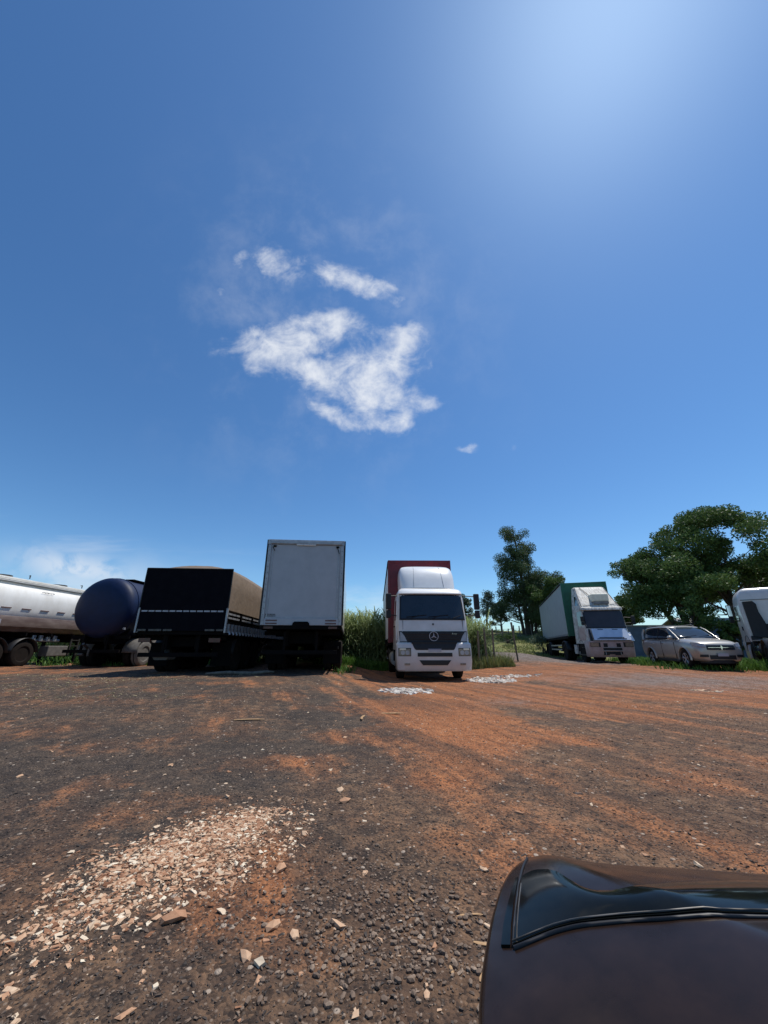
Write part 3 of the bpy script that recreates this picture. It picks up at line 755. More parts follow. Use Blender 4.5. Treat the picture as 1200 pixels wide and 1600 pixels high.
# ------------------------------------------------------------------ long white tanker trailer on the left
def white_tanker():
    g = gz(-15.6, 15)
    t = empty('tank_trailer', (-16.35, 7.2, g), -1.6, 'long white tanker trailer at the left edge with a brown stained belly', 'tank trailer', 'tank trailers at the left of the yard')
    L = 14.2
    # superelliptic section: x half 1.25, z 1.30..3.50
    def sec(y, k=1.0, part='all'):
        pts = []
        for i in range(40):
            a = 2 * math.pi * i / 40; c, s = math.cos(a), math.sin(a)
            pts.append((1.25 * k * math.copysign(abs(c) ** .72, c), y, 2.42 + 1.0 * k * math.copysign(abs(s) ** .78, s)))
        return pts
    up = MB().rings([sec(0 + .0, .55), sec(.12, .85), sec(.3, 1), sec(L - .3, 1), sec(L - .12, .85), sec(L, .55)])
    up.build('tank', M['tanker'], t, smooth=45)
    low = MB()
    ps = [(-1.1, 1.36), (-1.24, 1.55), (-1.262, 1.78), (-1.2, 1.95), (1.2, 1.95), (1.262, 1.78), (1.24, 1.55), (1.1, 1.36)]
    low.prism(ps, 1, .35, L - .35); low.build('tank_belly', M['tanker_low'], t, smooth=30)
    rail = MB()
    for s in (-1, 1):
        for k, z in enumerate((3.36, 3.42, 3.48)):
            rail.box(min(s * (1.06 - .05 * k), s * (1.0 - .05 * k)) - .0, max(s * (1.06 - .05 * k), s * (1.0 - .05 * k)), .4, L - .4, z - .075, z - .045)
        rail.box(min(s * .85, s * .92), max(s * .85, s * .92), .4, L - .4, 3.38, 3.47)
    rail.build('roof_rail', M['tanker'], t)
    Bx('walkway', M['tanker'], t, -.84, .84, .5, L - .5, 3.40, 3.455)
    for y in (2.0, 5.2, 8.4, 11.2):
        m = MB().cyl((0, y, 3.42), (0, y, 3.60), .28, n=18).cyl((0, y, 3.60), (0, y, 3.64), .31, n=18)
        m.tube([(.9, y + .3, 3.52), (.9, y + .3, 3.66), (.65, y + .5, 3.68)], .02, 6)
        m.build('hatch', M['rim'], t, smooth=40)
    tp = MB(); y = .8
    while y < L - .8:
        for s in (-1, 1):
            x = 1.266; tp.box(min(s * (x - .03), s * x), max(s * (x - .03), s * x), y, y + .40, 2.23, 2.265)
        y += .85
    tp.build('reflective_strip', M['tape'], t, split=1)
    MB().box(1.255, 1.27, 6.9, 7.75, 1.55, 1.80).build('marking_plate', M['plate'], t)
    mk = MB().box(1.272, 1.276, 7.0, 7.2, 1.62, 1.66); mk.box(1.272, 1.276, 7.3, 7.65, 1.60, 1.64); mk.box(1.272, 1.276, 7.1, 7.6, 1.70, 1.73); mk.build('plate_marks', M['seam'], t)
    MB().box(1.258, 1.272, 6.45, 6.75, 1.56, 1.78).build('side_lamp', M['red_lens'], t)
    sm = MB(); rr = random.Random(3)
    for k in range(9):
        y = 9.2 + k * .07; sm.box(1.18, 1.19, y, y + rr.uniform(.02, .05), 2.98 + .02 * (k % 2), 3.03)
    sm.build('faded_lettering', M['rim'], t)
    chassis(t, .3, L - .3, 1.36, .38, half=.55, cross=1.2)
    for y in (6.5, 7.8, 9.1): axle(t, y, .5, 1.1)
    for s in (-1, 1):
        for y in (6.5, 7.8, 9.1): mudguard(t, s * .98, y, .52, .62)
        landing_leg(t, s * .85, 12.2, 1.1)
    # valve cabinet, hose rack, side box
    Bx('hose_tube', M['white'], t, 1.22, 1.32, 5.2, 7.6, 1.18, 1.34, bevel=.05)
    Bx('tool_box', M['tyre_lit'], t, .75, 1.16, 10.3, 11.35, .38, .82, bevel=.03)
    m = MB()
    for i in range(4): m.cyl((1.0, 9.6 + i * .35, 1.25), (1.0, 9.6 + i * .35, 1.02), .09, n=12)
    m.tube([(.9, 9.4, 1.05), (.9, 11.0, 1.05)], .07, 8); m.build('outlet_valve', M['alu'], t, smooth=40)
    m = MB().cyl((1.0, 9.62, 1.32), (1.02, 9.62, 1.32), .2, n=16).build('valve_wheel', M['black_metal'], t)
    m = MB()
    for y in (11.5, 11.95): m.box(1.05, 1.10, y, y + .06, .4, 1.3)
    for z in (.55, .8, 1.05): m.box(1.052, 1.098, 11.56, 11.95, z, z + .04)
    m.build('side_ladder', M['rim'], t)
    g1 = MB()
    for z in (.62, .9): g1.box(1.12, 1.16, 1.0, 5.6, z, z + .08)
    g1.build('side_guard', M['black_metal'], t, split=1)
white_tanker()

# ------------------------------------------------------------------ curtain-side trailers, front end towards us
def curtain_trailer(loc, rz, label, panel, curtain, L=13.8, zb=1.22, zt=4.3, W=1.28, wheels=(9.2, 10.45, 11.7), wrinkle=.02):
    t = empty('semi_trailer', (loc[0], loc[1], loc[2]), rz, label, 'semi-trailer', 'semi-trailers parked on the yard')
    # headboard
    MB().box(-W, W, 0, .07, zb, zt).build('headboard', panel, t, bevel=.01)
    fr = MB()
    for s in (-1, 1): fr.box(min(s * (W - .09), s * (W + .012)), max(s * (W - .09), s * (W + .012)), -.014, .10, zb - .02, zt + .02)
    fr.box(-W + .091, W - .091, -.012, .09, zt - .10, zt + .018)
    fr.build('corner_post', panel, t, bevel=.01)
    MB().box(-W - .01, W + .01, .101, L, zt - .02, zt + .035).build('roof', curtain, t, bevel=.01)
    for s in (-1, 1):
        def fn(u, v, s=s):
            y = .105 + (L - .2) * u; z = zb + .03 + (zt - .1 - zb) * v
            b = (.5 + .5 * math.cos(u * 2 * math.pi * 26)) * wrinkle * math.sin(math.pi * min(1, v * 1.15)) ** .4
            return (s * (W - .012 + b), y, z)
        MB().shell(fn, 150, 8, (-s * .03, 0, 0)).build('side_curtain', curtain, t, smooth=50)
        rl = MB().box(min(s * (W - .02), s * (W + .03)), max(s * (W - .02), s * (W + .03)), .102, L, zt - .08, zt + .0)
        rl.box(min(s * (W - .03), s * (W + .02)), max(s * (W - .03), s * (W + .02)), .102, L, zb - .13, zb + .0)
        rl.build('side_rail', M['black_metal'], t)
        st = MB(); y = .3
        while y < L - .3:
            st.box(min(s * (W + .012), s * (W + .026)), max(s * (W + .012), s * (W + .026)), y, y + .05, zb - .12, zb + .14); y += .53
        st.build('curtain_strap', M['black_metal'], t, split=1)
    Bx('floor', M['black_metal'], t, -W + .03, W - .03, .0, L, zb - .11, zb - .002)
    Bx('rear_door', M['door_grey'], t, -W + .02, W - .02, L - .03, L + .02, zb, zt - .03)
    chassis(t, .4, L - .2, zb - .11, .42, cross=1.5)
    for y in wheels: axle(t, y, .5, 1.12)
    for s in (-1, 1):
        landing_leg(t, s * .8, 2.9, zb - .12)
        mudflap(t, s * .96, wheels[-1] + .7); mudguard(t, s * .97, wheels[0], .52, .6)
        gd = MB()
        for z in (.5, .78): gd.box(min(s * 1.2, s * 1.24), max(s * 1.2, s * 1.24), 3.6, wheels[0] - .8, z, z + .09)
        gd.build('side_guard', M['alu'], t, split=1)
    Bx('pallet_box', M['black_metal'], t, -.95, .95, 4.0, 5.2, .45, .95, bevel=.02)
    return t
curtain_trailer((1.45, 15.05, gz(1.5, 15.5)), 1.0, 'curtain-side semi-trailer with a dark red front wall behind the white truck cab', M['red_panel'], M['white_curtain'], zb=1.2, zt=4.38)
curtain_trailer((12.38, 23.15, gz(12.4, 22) + .08), -16.8, 'curtain-side semi-trailer with a dark green front wall and dusty grey sides', M['green_panel'], M['grey_curtain'], zb=1.35, zt=4.5, wheels=(10.6, 11.85, 13.1), L=15.2, wrinkle=.01)

# ------------------------------------------------------------------ truck cabs
class Cab:
    """a cab whose front is y = f(x, z); front faces -Y, x left to right as seen from the front"""
    def __init__(s, prof, wid, y1, corner=.30, p=3.4):
        s.prof, s.wid, s.y1, s.c, s.p = prof, wid, y1, corner, p
    def lin(s, tab, z):
        zs = [q[0] for q in tab]; vs = [q[1] for q in tab]; return float(np.interp(z, zs, vs))
    def w(s, z): return s.lin(s.wid, z)
    def f(s, x, z):
        k = min(1.0, abs(x) / s.w(z))
        return s.lin(s.prof, z) + s.c * (1 - (1 - k ** s.p) ** (1 / s.p))
    def ring(s, z, n=22, inset=0.0, yback=None):
        w_ = s.w(z) - inset; y0 = s.lin(s.prof, z) + inset; yb = (yback or s.y1) - inset
        pts = []
        for i in range(n + 1):
            a = math.pi * i / n; cx = -math.cos(a); sy = math.sin(a)
            x = w_ * math.copysign(abs(cx) ** (2 / s.p), cx); y = y0 + s.c * (1 - abs(sy) ** (2 / s.p))
            pts.append((x, y, z))
        for k in range(1, 6): pts.append((w_, y0 + s.c + (yb - .08 - y0 - s.c) * k / 5, z))
        pts += [(w_ - .03, yb - .02, z), (w_ - .1, yb, z), (0, yb, z), (-w_ + .1, yb, z), (-w_ + .03, yb - .02, z)]
        for k in range(5, 0, -1): pts.append((-w_, y0 + s.c + (yb - .08 - y0 - s.c) * k / 5, z))
        return pts
    def body(s, zs, name, m, root, **k):
        return MB().rings([s.ring(z, inset=i) for z, i in zs]).build(name, m, root, smooth=38, **k)
    def patch(s, name, m, root, z0, z1, xl, xr, off=.008, nu=16, nv=8, label=None, parent=None, smooth=40):
        fl = xl if callable(xl) else (lambda v: xl); fr = xr if callable(xr) else (lambda v: xr)
        def fn(u, v):
            z = z0 + (z1 - z0) * v; a, b = fl(v), fr(v); x = a + (b - a) * u
            return (x, s.f(x, z) - off, z)
        return MB().shell(fn, nu, nv, (0, off + .02, 0)).build(name, m, parent or root, smooth=smooth, label=label)
    def side(s, name, m, root, sgn, pts, off=.006, label=None):
        """flat-ish panel on the cab's side: pts = (y, z) polygon"""
        n = len(pts); vs = [(sgn * (s.w(z) + off), y, z) for y, z in pts] + [(sgn * (s.w(z) - .03), y, z) for y, z in pts]
        return MB().add(vs, [tuple(range(n)), tuple(range(n, 2 * n))[::-1]] + [(i, (i + 1) % n, n + (i + 1) % n, n + i) for i in range(n)]).build(name, m, root, label=label)

def mirror(root, s, x0, ya, z0, z1, xout, y, m=None, w_=.2):
    a = MB().tube([(s * x0, ya, z1), (s * (xout - .02), y + .02, z1 - .03)], .018, 6)
    a.tube([(s * x0, ya, z0), (s * (xout - .02), y + .02, z0 + .03)], .018, 6)
    a.build('mirror_arm', M['black_plastic'], root)
    h = MB()
    cx = s * (xout + w_ / 2 - .03)
    h.box(cx - w_ / 2, cx + w_ / 2, y - .07, y + .06, z0 + (z1 - z0) * .30, z1 + .06)
    h.box(cx - w_ / 2 + .01, cx + w_ / 2 - .01, y - .065, y + .06, z0 - .08, z0 + (z1 - z0) * .27)
    o = h.build('mirror', M['black_plastic'], root, bevel=.03)
    Bx('mirror_glass', M['chrome'], o, cx - w_ / 2 + .02, cx + w_ / 2 - .02, y + .061, y + .068, z0 + (z1 - z0) * .34, z1 + .02)

def extrude_text(txt, size, name, m, parent, loc, rx=90):
    cu = bpy.data.curves.new(name, 'FONT'); cu.body = txt; cu.size = size; cu.extrude = .004; cu.align_x = 'CENTER'
    tmp = bpy.data.objects.new(name, cu); col.objects.link(tmp)
    dg = bpy.context.evaluated_depsgraph_get(); me = bpy.data.meshes.new_from_object(tmp.evaluated_get(dg))
    bpy.data.objects.remove(tmp); me.materials.clear(); me.materials.append(m); me.name = name
    me.transform(Matrix.Rotation(R(rx), 4, 'X'))
    return link(name, me, parent, loc)

def white_truck():
    g = gz(1.7, 13.6)
    t = empty('truck', (1.66, 12.95, g), 2.5, 'clean white tractor truck with a black grille and white roof fairing, parked facing the camera', 'truck', 'truck cabs on the yard')
    W = 1.235
    prof = [(.3, .03), (.5, 0), (1.0, .0), (1.15, .02), (1.2, .05), (1.55, .07), (1.9, .10), (2.78, .34), (2.95, .46), (3.05, .62), (3.1, .8)]
    wid = [(.3, 1.19), (.6, 1.235), (1.18, 1.235), (1.22, 1.20), (1.8, 1.20), (2.75, 1.15), (3.0, 1.10), (3.1, 1.0)]
    c = Cab(prof, wid, 2.15, .26, 4.2)
    bump = Cab([(.3, -.02), (.5, -.06), (1.0, -.06), (1.17, -.03)], [(.3, 1.22), (.6, 1.25), (1.17, 1.25)], .75, .26, 4.6)
    c.body([(.95, 0), (1.2, 0), (1.5, 0), (1.8, 0), (2.1, 0), (2.4, 0), (2.76, 0), (2.88, 0), (2.97, 0), (3.04, .02), (3.08, .06), (3.10, .14)], 'cab', M['white'], t)
    MB().rings([bump.ring(z, inset=i) for z, i in ((.30, .03), (.34, 0), (.6, 0), (.78, 0), (1.0, 0), (1.12, 0), (1.16, .015), (1.18, .05))]).build('bumper', M['white'], t, smooth=38)
    # windscreen with its black border
    c.patch('windscreen_frame', M['black_plastic'], t, 1.90, 2.80, lambda v: -1.13 + .04 * v, lambda v: 1.13 - .04 * v, .006, 24, 8)
    ws = c.patch('windscreen', M['glass'], t, 1.955, 2.74, lambda v: -1.085 + .045 * v, lambda v: 1.085 - .045 * v, .012, 24, 8)
    wi = MB()
    for x in (-.75, .0, .7):
        wi.tube([(x, c.f(x, 1.96) - .03, 1.96), (x + .28, c.f(x + .3, 2.06) - .03, 2.06)], .012, 5)
        wi.tube([(x - .15, c.f(x, 2.02) - .035, 2.0), (x + .55, c.f(x + .5, 2.08) - .035, 2.07)], .012, 5)
    wi.build('wiper', M['black_plastic'], t, split=2)
    # roof lip
    lip = Cab([(2.76, .25), (2.84, .27), (2.95, .36), (3.03, .52)], [(2.76, 1.16), (2.95, 1.12), (3.03, 1.06)], 1.1, .28, 4.2)
    MB().rings([lip.ring(z, inset=i) for z, i in ((2.79, .02), (2.82, 0), (2.9, 0), (2.97, .01), (3.02, .05))]).build('roof_lip', M['white_clean'], t, smooth=38)
    # upper front panel seams, grille, badge
    sg = MB()
    for s in (-1, 1):
        for z0, z1 in ((1.56, 1.9),):
            sg.box(s * 1.02 - .005, s * 1.02 + .005, c.f(1.02, 1.7) - .008, c.f(1.02, 1.7) + .03, z0, z1)
    sg.build('panel_gap', M['seam'], t, split=1)
    def gl(v): return -1.03 + (.0 if v > .93 else (.93 - v) * .30 + max(0, .22 - v) * 1.1)
    gr = c.patch('grille', M['black_plastic'], t, .93, 1.535, gl, lambda v: -gl(v), .022, 28, 16)
    sl = MB()
    for k in range(6):
        z = 1.02 + k * .08; xx = abs(gl((z - .93) / .605)) - .05
        sl.shell(lambda u, v, z=z, xx=xx: ((-xx + 2 * xx * u), c.f(-xx + 2 * xx * u, z) - .03 - .006 * v, z + .02 * v), 20, 1, (0, .012, 0))
    sl.build('grille_slat', M['seam'], gr, smooth=40, split=1)
    fy = c.f(0, 1.375) - .045
    bd = MB(); n = 28; r0, r1 = .155, .136
    bd.rings([[(r * math.cos(2 * math.pi * i / n), fy + dy, 1.375 + r * math.sin(2 * math.pi * i / n)) for i in range(n)] for dy, r in ((.02, r0), (-.01, r0), (-.01, r1), (.02, r1))], False, False)
    for k in range(3):
        a = R(90 + 120 * k); ca, sa = math.cos(a), math.sin(a); px_, pz_ = -sa * .022, ca * .022
        bd.add([(px_, fy, 1.375 + pz_), (-px_, fy, 1.375 - pz_), (ca * .142, fy, 1.375 + sa * .142), (0, fy - .014, 1.375)], [(0, 3, 2), (3, 1, 2), (0, 2, 1)])
    bd.build('round_badge', M['plate'], gr, smooth=30)
    MB().cyl((0, c.f(0, 1.76) - .012, 1.76), (0, c.f(0, 1.76) + .01, 1.76), .035, n=16).build('small_badge', M['rim'], t)
    extrude_text('Axor', .085, 'model_lettering', M['gold'], gr, (.70, c.f(.7, 1.44) - .028, 1.425))
    # corner lamps, head lamps, fog lamps
    for s in (-1, 1):
        def a0(v, s=s): return s * (1.11 if v > .7 else 1.09 + .02 * v)
        def a1(v, s=s): return s * (1.035 - .0 * v if v > .95 else .80 + .24 * v ** .8)
        c.patch('corner_lamp_surround', M['seam'], t, 1.19, 1.54, lambda v: s * (1.15 - .02 * (1 - v)), lambda v: s * (.80 + .25 * v), .010, 10, 10)
        c.patch('corner_lamp', M['lens_grey'], t, 1.215, 1.51, lambda v: s * 1.12, lambda v: s * (.845 + .23 * v), .020, 8, 10)
        h = bump.patch('headlight', M['lens'], t, .775, .985, s * 1.17, s * .80, .010, 12, 6)
        bump.patch('headlight_surround', M['black_plastic'], t, .755, 1.01, s * 1.19, s * .78, .004, 12, 6)
        for q, r_ in ((.90, .068), (1.05, .068)):
            yy = bump.f(q, .85)
            MB().cyl((s * q, yy - .022, .865), (s * q, yy, .865), r_, r_ * .8, n=16).build('reflector', M['alu'], h, smooth=30)
        bump.patch('indicator', M['ac'], t, .945, 1.0, s * 1.15, s * .95, .017, 8, 3)
        bump.patch('fog_lamp', M['lens'], t, .485, .545, s * 1.0, s * .82, .010, 8, 3)
        c.side('door_window', M['glass'], t, s, [(.62, 1.95), (1.48, 1.95), (1.48, 2.65), (.72, 2.65)])
        c.side('door_gap', M['seam'], t, s, [(1.56, 1.2), (1.575, 1.2), (1.575, 2.72), (1.56, 2.72)], .004)
        Bx('door_handle', M['black_plastic'], t, *sorted((s * 1.2, s * 1.235)), 1.34, 1.5, 1.72, 1.77)
        # side deflector and step
        c.side('wind_deflector', M['white_clean'], t, s, [(.36, 1.25), (.55, 1.22), (.62, 1.8), (.60, 2.7), (.5, 2.7)], .03)
        MB().box(*sorted((s * 1.0, s * 1.22)), .80, 1.45, .42, .47).box(*sorted((s * 1.0, s * 1.2)), .82, 1.43, .78, .82).build('step', M['black_plastic'], t)
        mirror(t, s, 1.17, .50, 2.06, 2.76, 1.58 if s > 0 else 1.42, .42, w_=.19)
        mudguard(t, s * 1.02, 1.42, .52, .4)
    bump.patch('upper_intake', M['seam'], t, .745, .86, -.57, .57, .010, 16, 3)
    bump.patch('grille', M['black_plastic'], t, .945, 1.165, lambda v: -.62 - .12 * v ** .6, lambda v: .62 + .12 * v ** .6, .007, 20, 6, label='lower edge of the black grille set into the bumper')
    Bx('grille_shelf', M['black_plastic'], t, -.755, .755, bump.f(0, 1.1) - .006, .09, 1.14, 1.19)
    bump.patch('lower_intake', M['seam'], t, .485, .635, lambda v: -.40 - .12 * v, lambda v: .40 + .12 * v, .010, 16, 3)
    pl = bump.patch('number_plate', M['plate'], t, .885, .99, -.215, .215, .014, 6, 3)
    bump.patch('plate_band', M['blue'], pl, .965, .985, -.21, .21, .018, 6, 2)
    bump.patch('centre_panel', M['white'], t, .87, .94, -.33, .33, .006, 6, 3)
    # roof fairing
    fz = [(3.06, .62), (3.3, .72), (3.6, .88), (3.85, 1.08), (3.98, 1.32), (4.04, 1.6)]
    fw = [(3.06, 1.0), (3.5, 1.02), (3.85, 1.0), (4.04, .92)]
    fc = Cab(fz, fw, 2.2, .34, 3.0)
    MB().rings([fc.ring(z, inset=i) for z, i in ((3.06, 0), (3.2, 0), (3.4, 0), (3.6, 0), (3.78, 0), (3.9, .0), (3.98, .02), (4.03, .09))]).build('roof_fairing', M['white_clean'], t, smooth=40)
    fg = MB()
    for s in (-1, 1):
        fg.shell(lambda u, v, s=s: (s * (.55 - .06 * v) + .007 * u, fc.f(.5, 3.1 + .85 * v) - .004, 3.1 + .85 * v), 1, 12, (0, .01, 0))
    fg.build('fairing_seam', M['drygrey'], t, split=1)
    # underneath
    ch = MB()
    for s in (-1, 1): ch.box(s * .42 - .04, s * .42 + .04, .5, 6.1, .62, .90)
    for y in (.6, 2.5, 3.8, 5.2, 6.0): ch.box(-.38, .38, y, y + .1, .66, .86)
    ch.box(-.4, .4, .45, 1.9, .42, .94); ch.build('chassis', M['black_metal'], t)
    axle(t, 1.42, .5, 1.03, False, steer=True)
    axle(t, 4.7, .5, 1.1, True); 
    for s in (-1, 1): mudguard(t, s * .97, 4.7, .52, .62)
    MB().cyl((-1.0, 2.5, .62), (-1.0, 3.7, .62), .3, n=18).build('fuel_tank', M['alu'], t, smooth=40)
    MB().cyl((0, 4.4, 1.04), (0, 4.4, 1.1), .45, n=20).box(-.45, .45, 4.0, 4.9, .95, 1.035).build('fifth_wheel', M['black_metal'], t)
white_truck()

def old_truck():
    g = gz(12.1, 20.8)
    t = empty('truck', (11.95, 20.6, g), -10, 'old grey-white tractor truck with a weathered sloping roof and a boxy air conditioner on it', 'truck', 'truck cabs on the yard')
    prof = [(.3, 0), (1.05, 0), (1.1, .1), (1.2, .12), (1.68, .22), (1.72, .24), (2.62, .42), (2.75, .47), (4.02, 1.75), (4.06, 1.85)]
    wid = [(.3, 1.19), (1.2, 1.19), (1.7, 1.17), (2.65, 1.14), (3.3, 1.06), (4.05, .93)]
    c = Cab(prof, wid, 2.3, .20, 4.5)
    zs = [(.95, 0), (1.1, 0), (1.4, 0), (1.7, 0), (2.1, 0), (2.6, 0), (2.72, 0), (2.78, 0), (3.1, 0), (3.5, 0), (3.85, 0), (3.98, 0), (4.04, .04)]
    c.body(zs, 'cab', M['oldwhite'], t)
    bump = Cab([(.28, -.02), (1.07, -.06)], [(.28, 1.2), (1.07, 1.22)], .8, .16, 5)
    MB().rings([bump.ring(z, inset=i) for z, i in ((.30, .03), (.34, 0), (.55, 0), (1.02, 0), (1.07, .03))]).build('bumper', M['pinkwhite'], t, smooth=38)
    c.patch('windscreen_frame', M['black_plastic'], t, 1.70, 2.66, -1.12, 1.12, .008, 20, 8)
    c.patch('windscreen', mat('dusty_dark_glass', (.045, .035, .036), (.028, .022, .024), .22, scale=1.5), t, 1.75, 2.56, -1.07, 1.07, .015, 20, 8)
    # visor: a pale lip above the glass, slightly crooked
    vz = Cab([(2.60, .30), (2.80, .36)], [(2.60, 1.17), (2.80, 1.16)], .9, .18, 4.5)
    MB().rings([vz.ring(z, inset=i) for z, i in ((2.62, .03), (2.65, 0), (2.76, 0), (2.80, .04))]).build('visor', M['oldwhite'], t, smooth=38)
    # raised bonnet flap of bluish white
    fl = MB().shell(lambda u, v: (-.93 + (.04 * v) + (1.98 - .08 * v) * u, -.16 + .36 * v, 1.12 + .56 * v), 8, 6, (0, .035, -.02))
    fo = fl.build('front_flap', M['flap'], t, smooth=30, label='bluish white front flap hanging ajar')
    s2 = MB()
    for z, xa, xb in ((1.22, -.62, .72), (1.16, -.75, .82)):
        y = -.16 + .36 * (z - 1.12) / .56 - .006; s2.box(xa, xb, y - .004, y + .004, z, z + .035)
    for x in (-.55, .25): y = -.16 + .36 * .92 - .008; s2.box(x, x + .3, y - .004, y + .01, 1.62, 1.65)
    s2.build('flap_slot', M['seam'], fo, split=1)
    MB().prism([(-.16, 1.08), (.22, 1.05), (.22, 1.5)], 0, 1.06, 1.22).build('flap_hinge_cover', M['white_clean'], t)
    MB().prism([(-.02, 1.08), (.22, 1.05), (.2, 1.66)], 0, -1.06, -.96).build('flap_gap', M['seam'], t)
    # bumper details
    for s in (-1, 1):
        h = bump.patch('headlight', M['lens'], t, .80, .98, s * 1.14, s * .72, .012, 10, 4)
        bump.patch('headlight_surround', M['seam'], t, .78, 1.0, s * 1.16, s * .62, .006, 10, 4)
        bump.patch('bumper_recess', M['seam'], t, .78, .96, s * .46, s * .24, .012, 6, 4)
        c.side('door_window', M['glass'], t, s, [(.55, 1.85), (1.4, 1.85), (1.4, 2.6), (.66, 2.6)])
        c.side('upper_window', M['glass'], t, s, [(1.05, 2.95), (1.6, 2.95), (1.75, 3.5), (1.45, 3.45)])
        c.side('door_gap', M['seam'], t, s, [(1.48, 1.1), (1.5, 1.1), (1.5, 2.75), (1.48, 2.75)], .004)
        c.side('faded_panel', M['pinkwhite'], t, s, [(.42, 1.1), (1.46, 1.1), (1.46, 1.75), (.42, 1.75)], .003)
        c.side('roof_edge_gap', M['seam'], t, s, [(.62, 2.83), (.66, 2.83), (1.9, 3.95), (1.84, 3.95)], .004)
        mirror(t, s, 1.14, .40, 1.95, 2.25, 1.5 if s > 0 else 1.18, .30, w_=.2)
        mudguard(t, s * 1.02, 1.35, .52, .36)
        MB().box(*sorted((s * 1.0, s * 1.2)), .72, 1.9, .36, .42).box(*sorted((s * 1.0, s * 1.17)), .82, 1.43, .74, .78).build('step', M['black_plastic'], t)
    mi = MB()
    for z in (.44, .62): mi.box(-.5, .5, bump.f(0, z) - .02, bump.f(0, z) + .01, z, z + .12)
    for x in (-.52, .08): mi.box(x, x + .3, bump.f(0, .8) - .018, bump.f(0, .8) + .01, .4, .45)
    mi.build('lower_opening', M['seam'], t, split=1)
    fr = MB()
    for z in (.60, .74): fr.box(-.55, .55, bump.f(0, z) - .05, bump.f(0, z) - .021, z, z + .025)
    for x in (-.42, .38): fr.box(x, x + .025, bump.f(0, .6) - .049, bump.f(0, .6) - .022, .40, .6)
    fr.build('bumper_bar', M['alu'], t, split=1)
    # roof air conditioner on the slope, cable
    def roof(x, z): return c.f(x, z)
    ry = c.lin(prof, 3.25)
    ac = MB().box(-.36, .62, ry - .38, ry + .42, 3.10, 3.52).build('air_conditioner', M['ac'], t, bevel=.07)
    MB().box(-.30, .56, ry - .42, ry + .3, 2.97, 3.10).build('air_conditioner_base', M['drygrey'], ac)
    MB().tube([(-.62, c.f(-.6, 3.98) - .02, 4.0), (-.45, c.f(-.4, 3.7) - .03, 3.72), (-.30, c.f(-.3, 3.45) - .03, 3.5)], .014, 6).build('cable', M['seam'], t)
    rb = MB()
    for s in (-1, 1):
        rb.tube([(s * (c.w(z) - .06), c.lin(prof, z) + .05, z + .01) for z in (2.84, 3.1, 3.4, 3.7, 3.98)], .022, 6)
    rb.tube([(-.98, c.lin(prof, 2.9) - .01, 2.92), (-.3, c.lin(prof, 2.9) - .01, 2.92)], .012, 5); rb.tube([(.62, c.lin(prof, 2.95) - .01, 2.96), (1.0, c.lin(prof, 2.95) - .01, 2.96)], .012, 5)
    rb.build('roof_rib', M['drygrey'], t)
    ch = MB()
    for s in (-1, 1): ch.box(s * .42 - .04, s * .42 + .04, .5, 5.8, .62, .90)
    ch.box(-.4, .4, .45, 1.9, .42, .9); ch.build('chassis', M['black_metal'], t)
    axle(t, 1.35, .5, 1.03, False, steer=True); axle(t, 4.6, .5, 1.1, True)
    for s in (-1, 1): mudguard(t, s * .97, 4.6, .52, .62)
    t.scale = (.90, 1, 1.035)
    Bx('tool_box', M['oldwhite'], t, -1.15, -.6, 2.35, 2.9, .4, .9, bevel=.03)
    MB().cyl((0, 4.3, 1.04), (0, 4.3, 1.12), .45, n=20).box(-.45, .45, 3.9, 4.8, .9, 1.035).build('fifth_wheel', M['black_metal'], t)
old_truck()

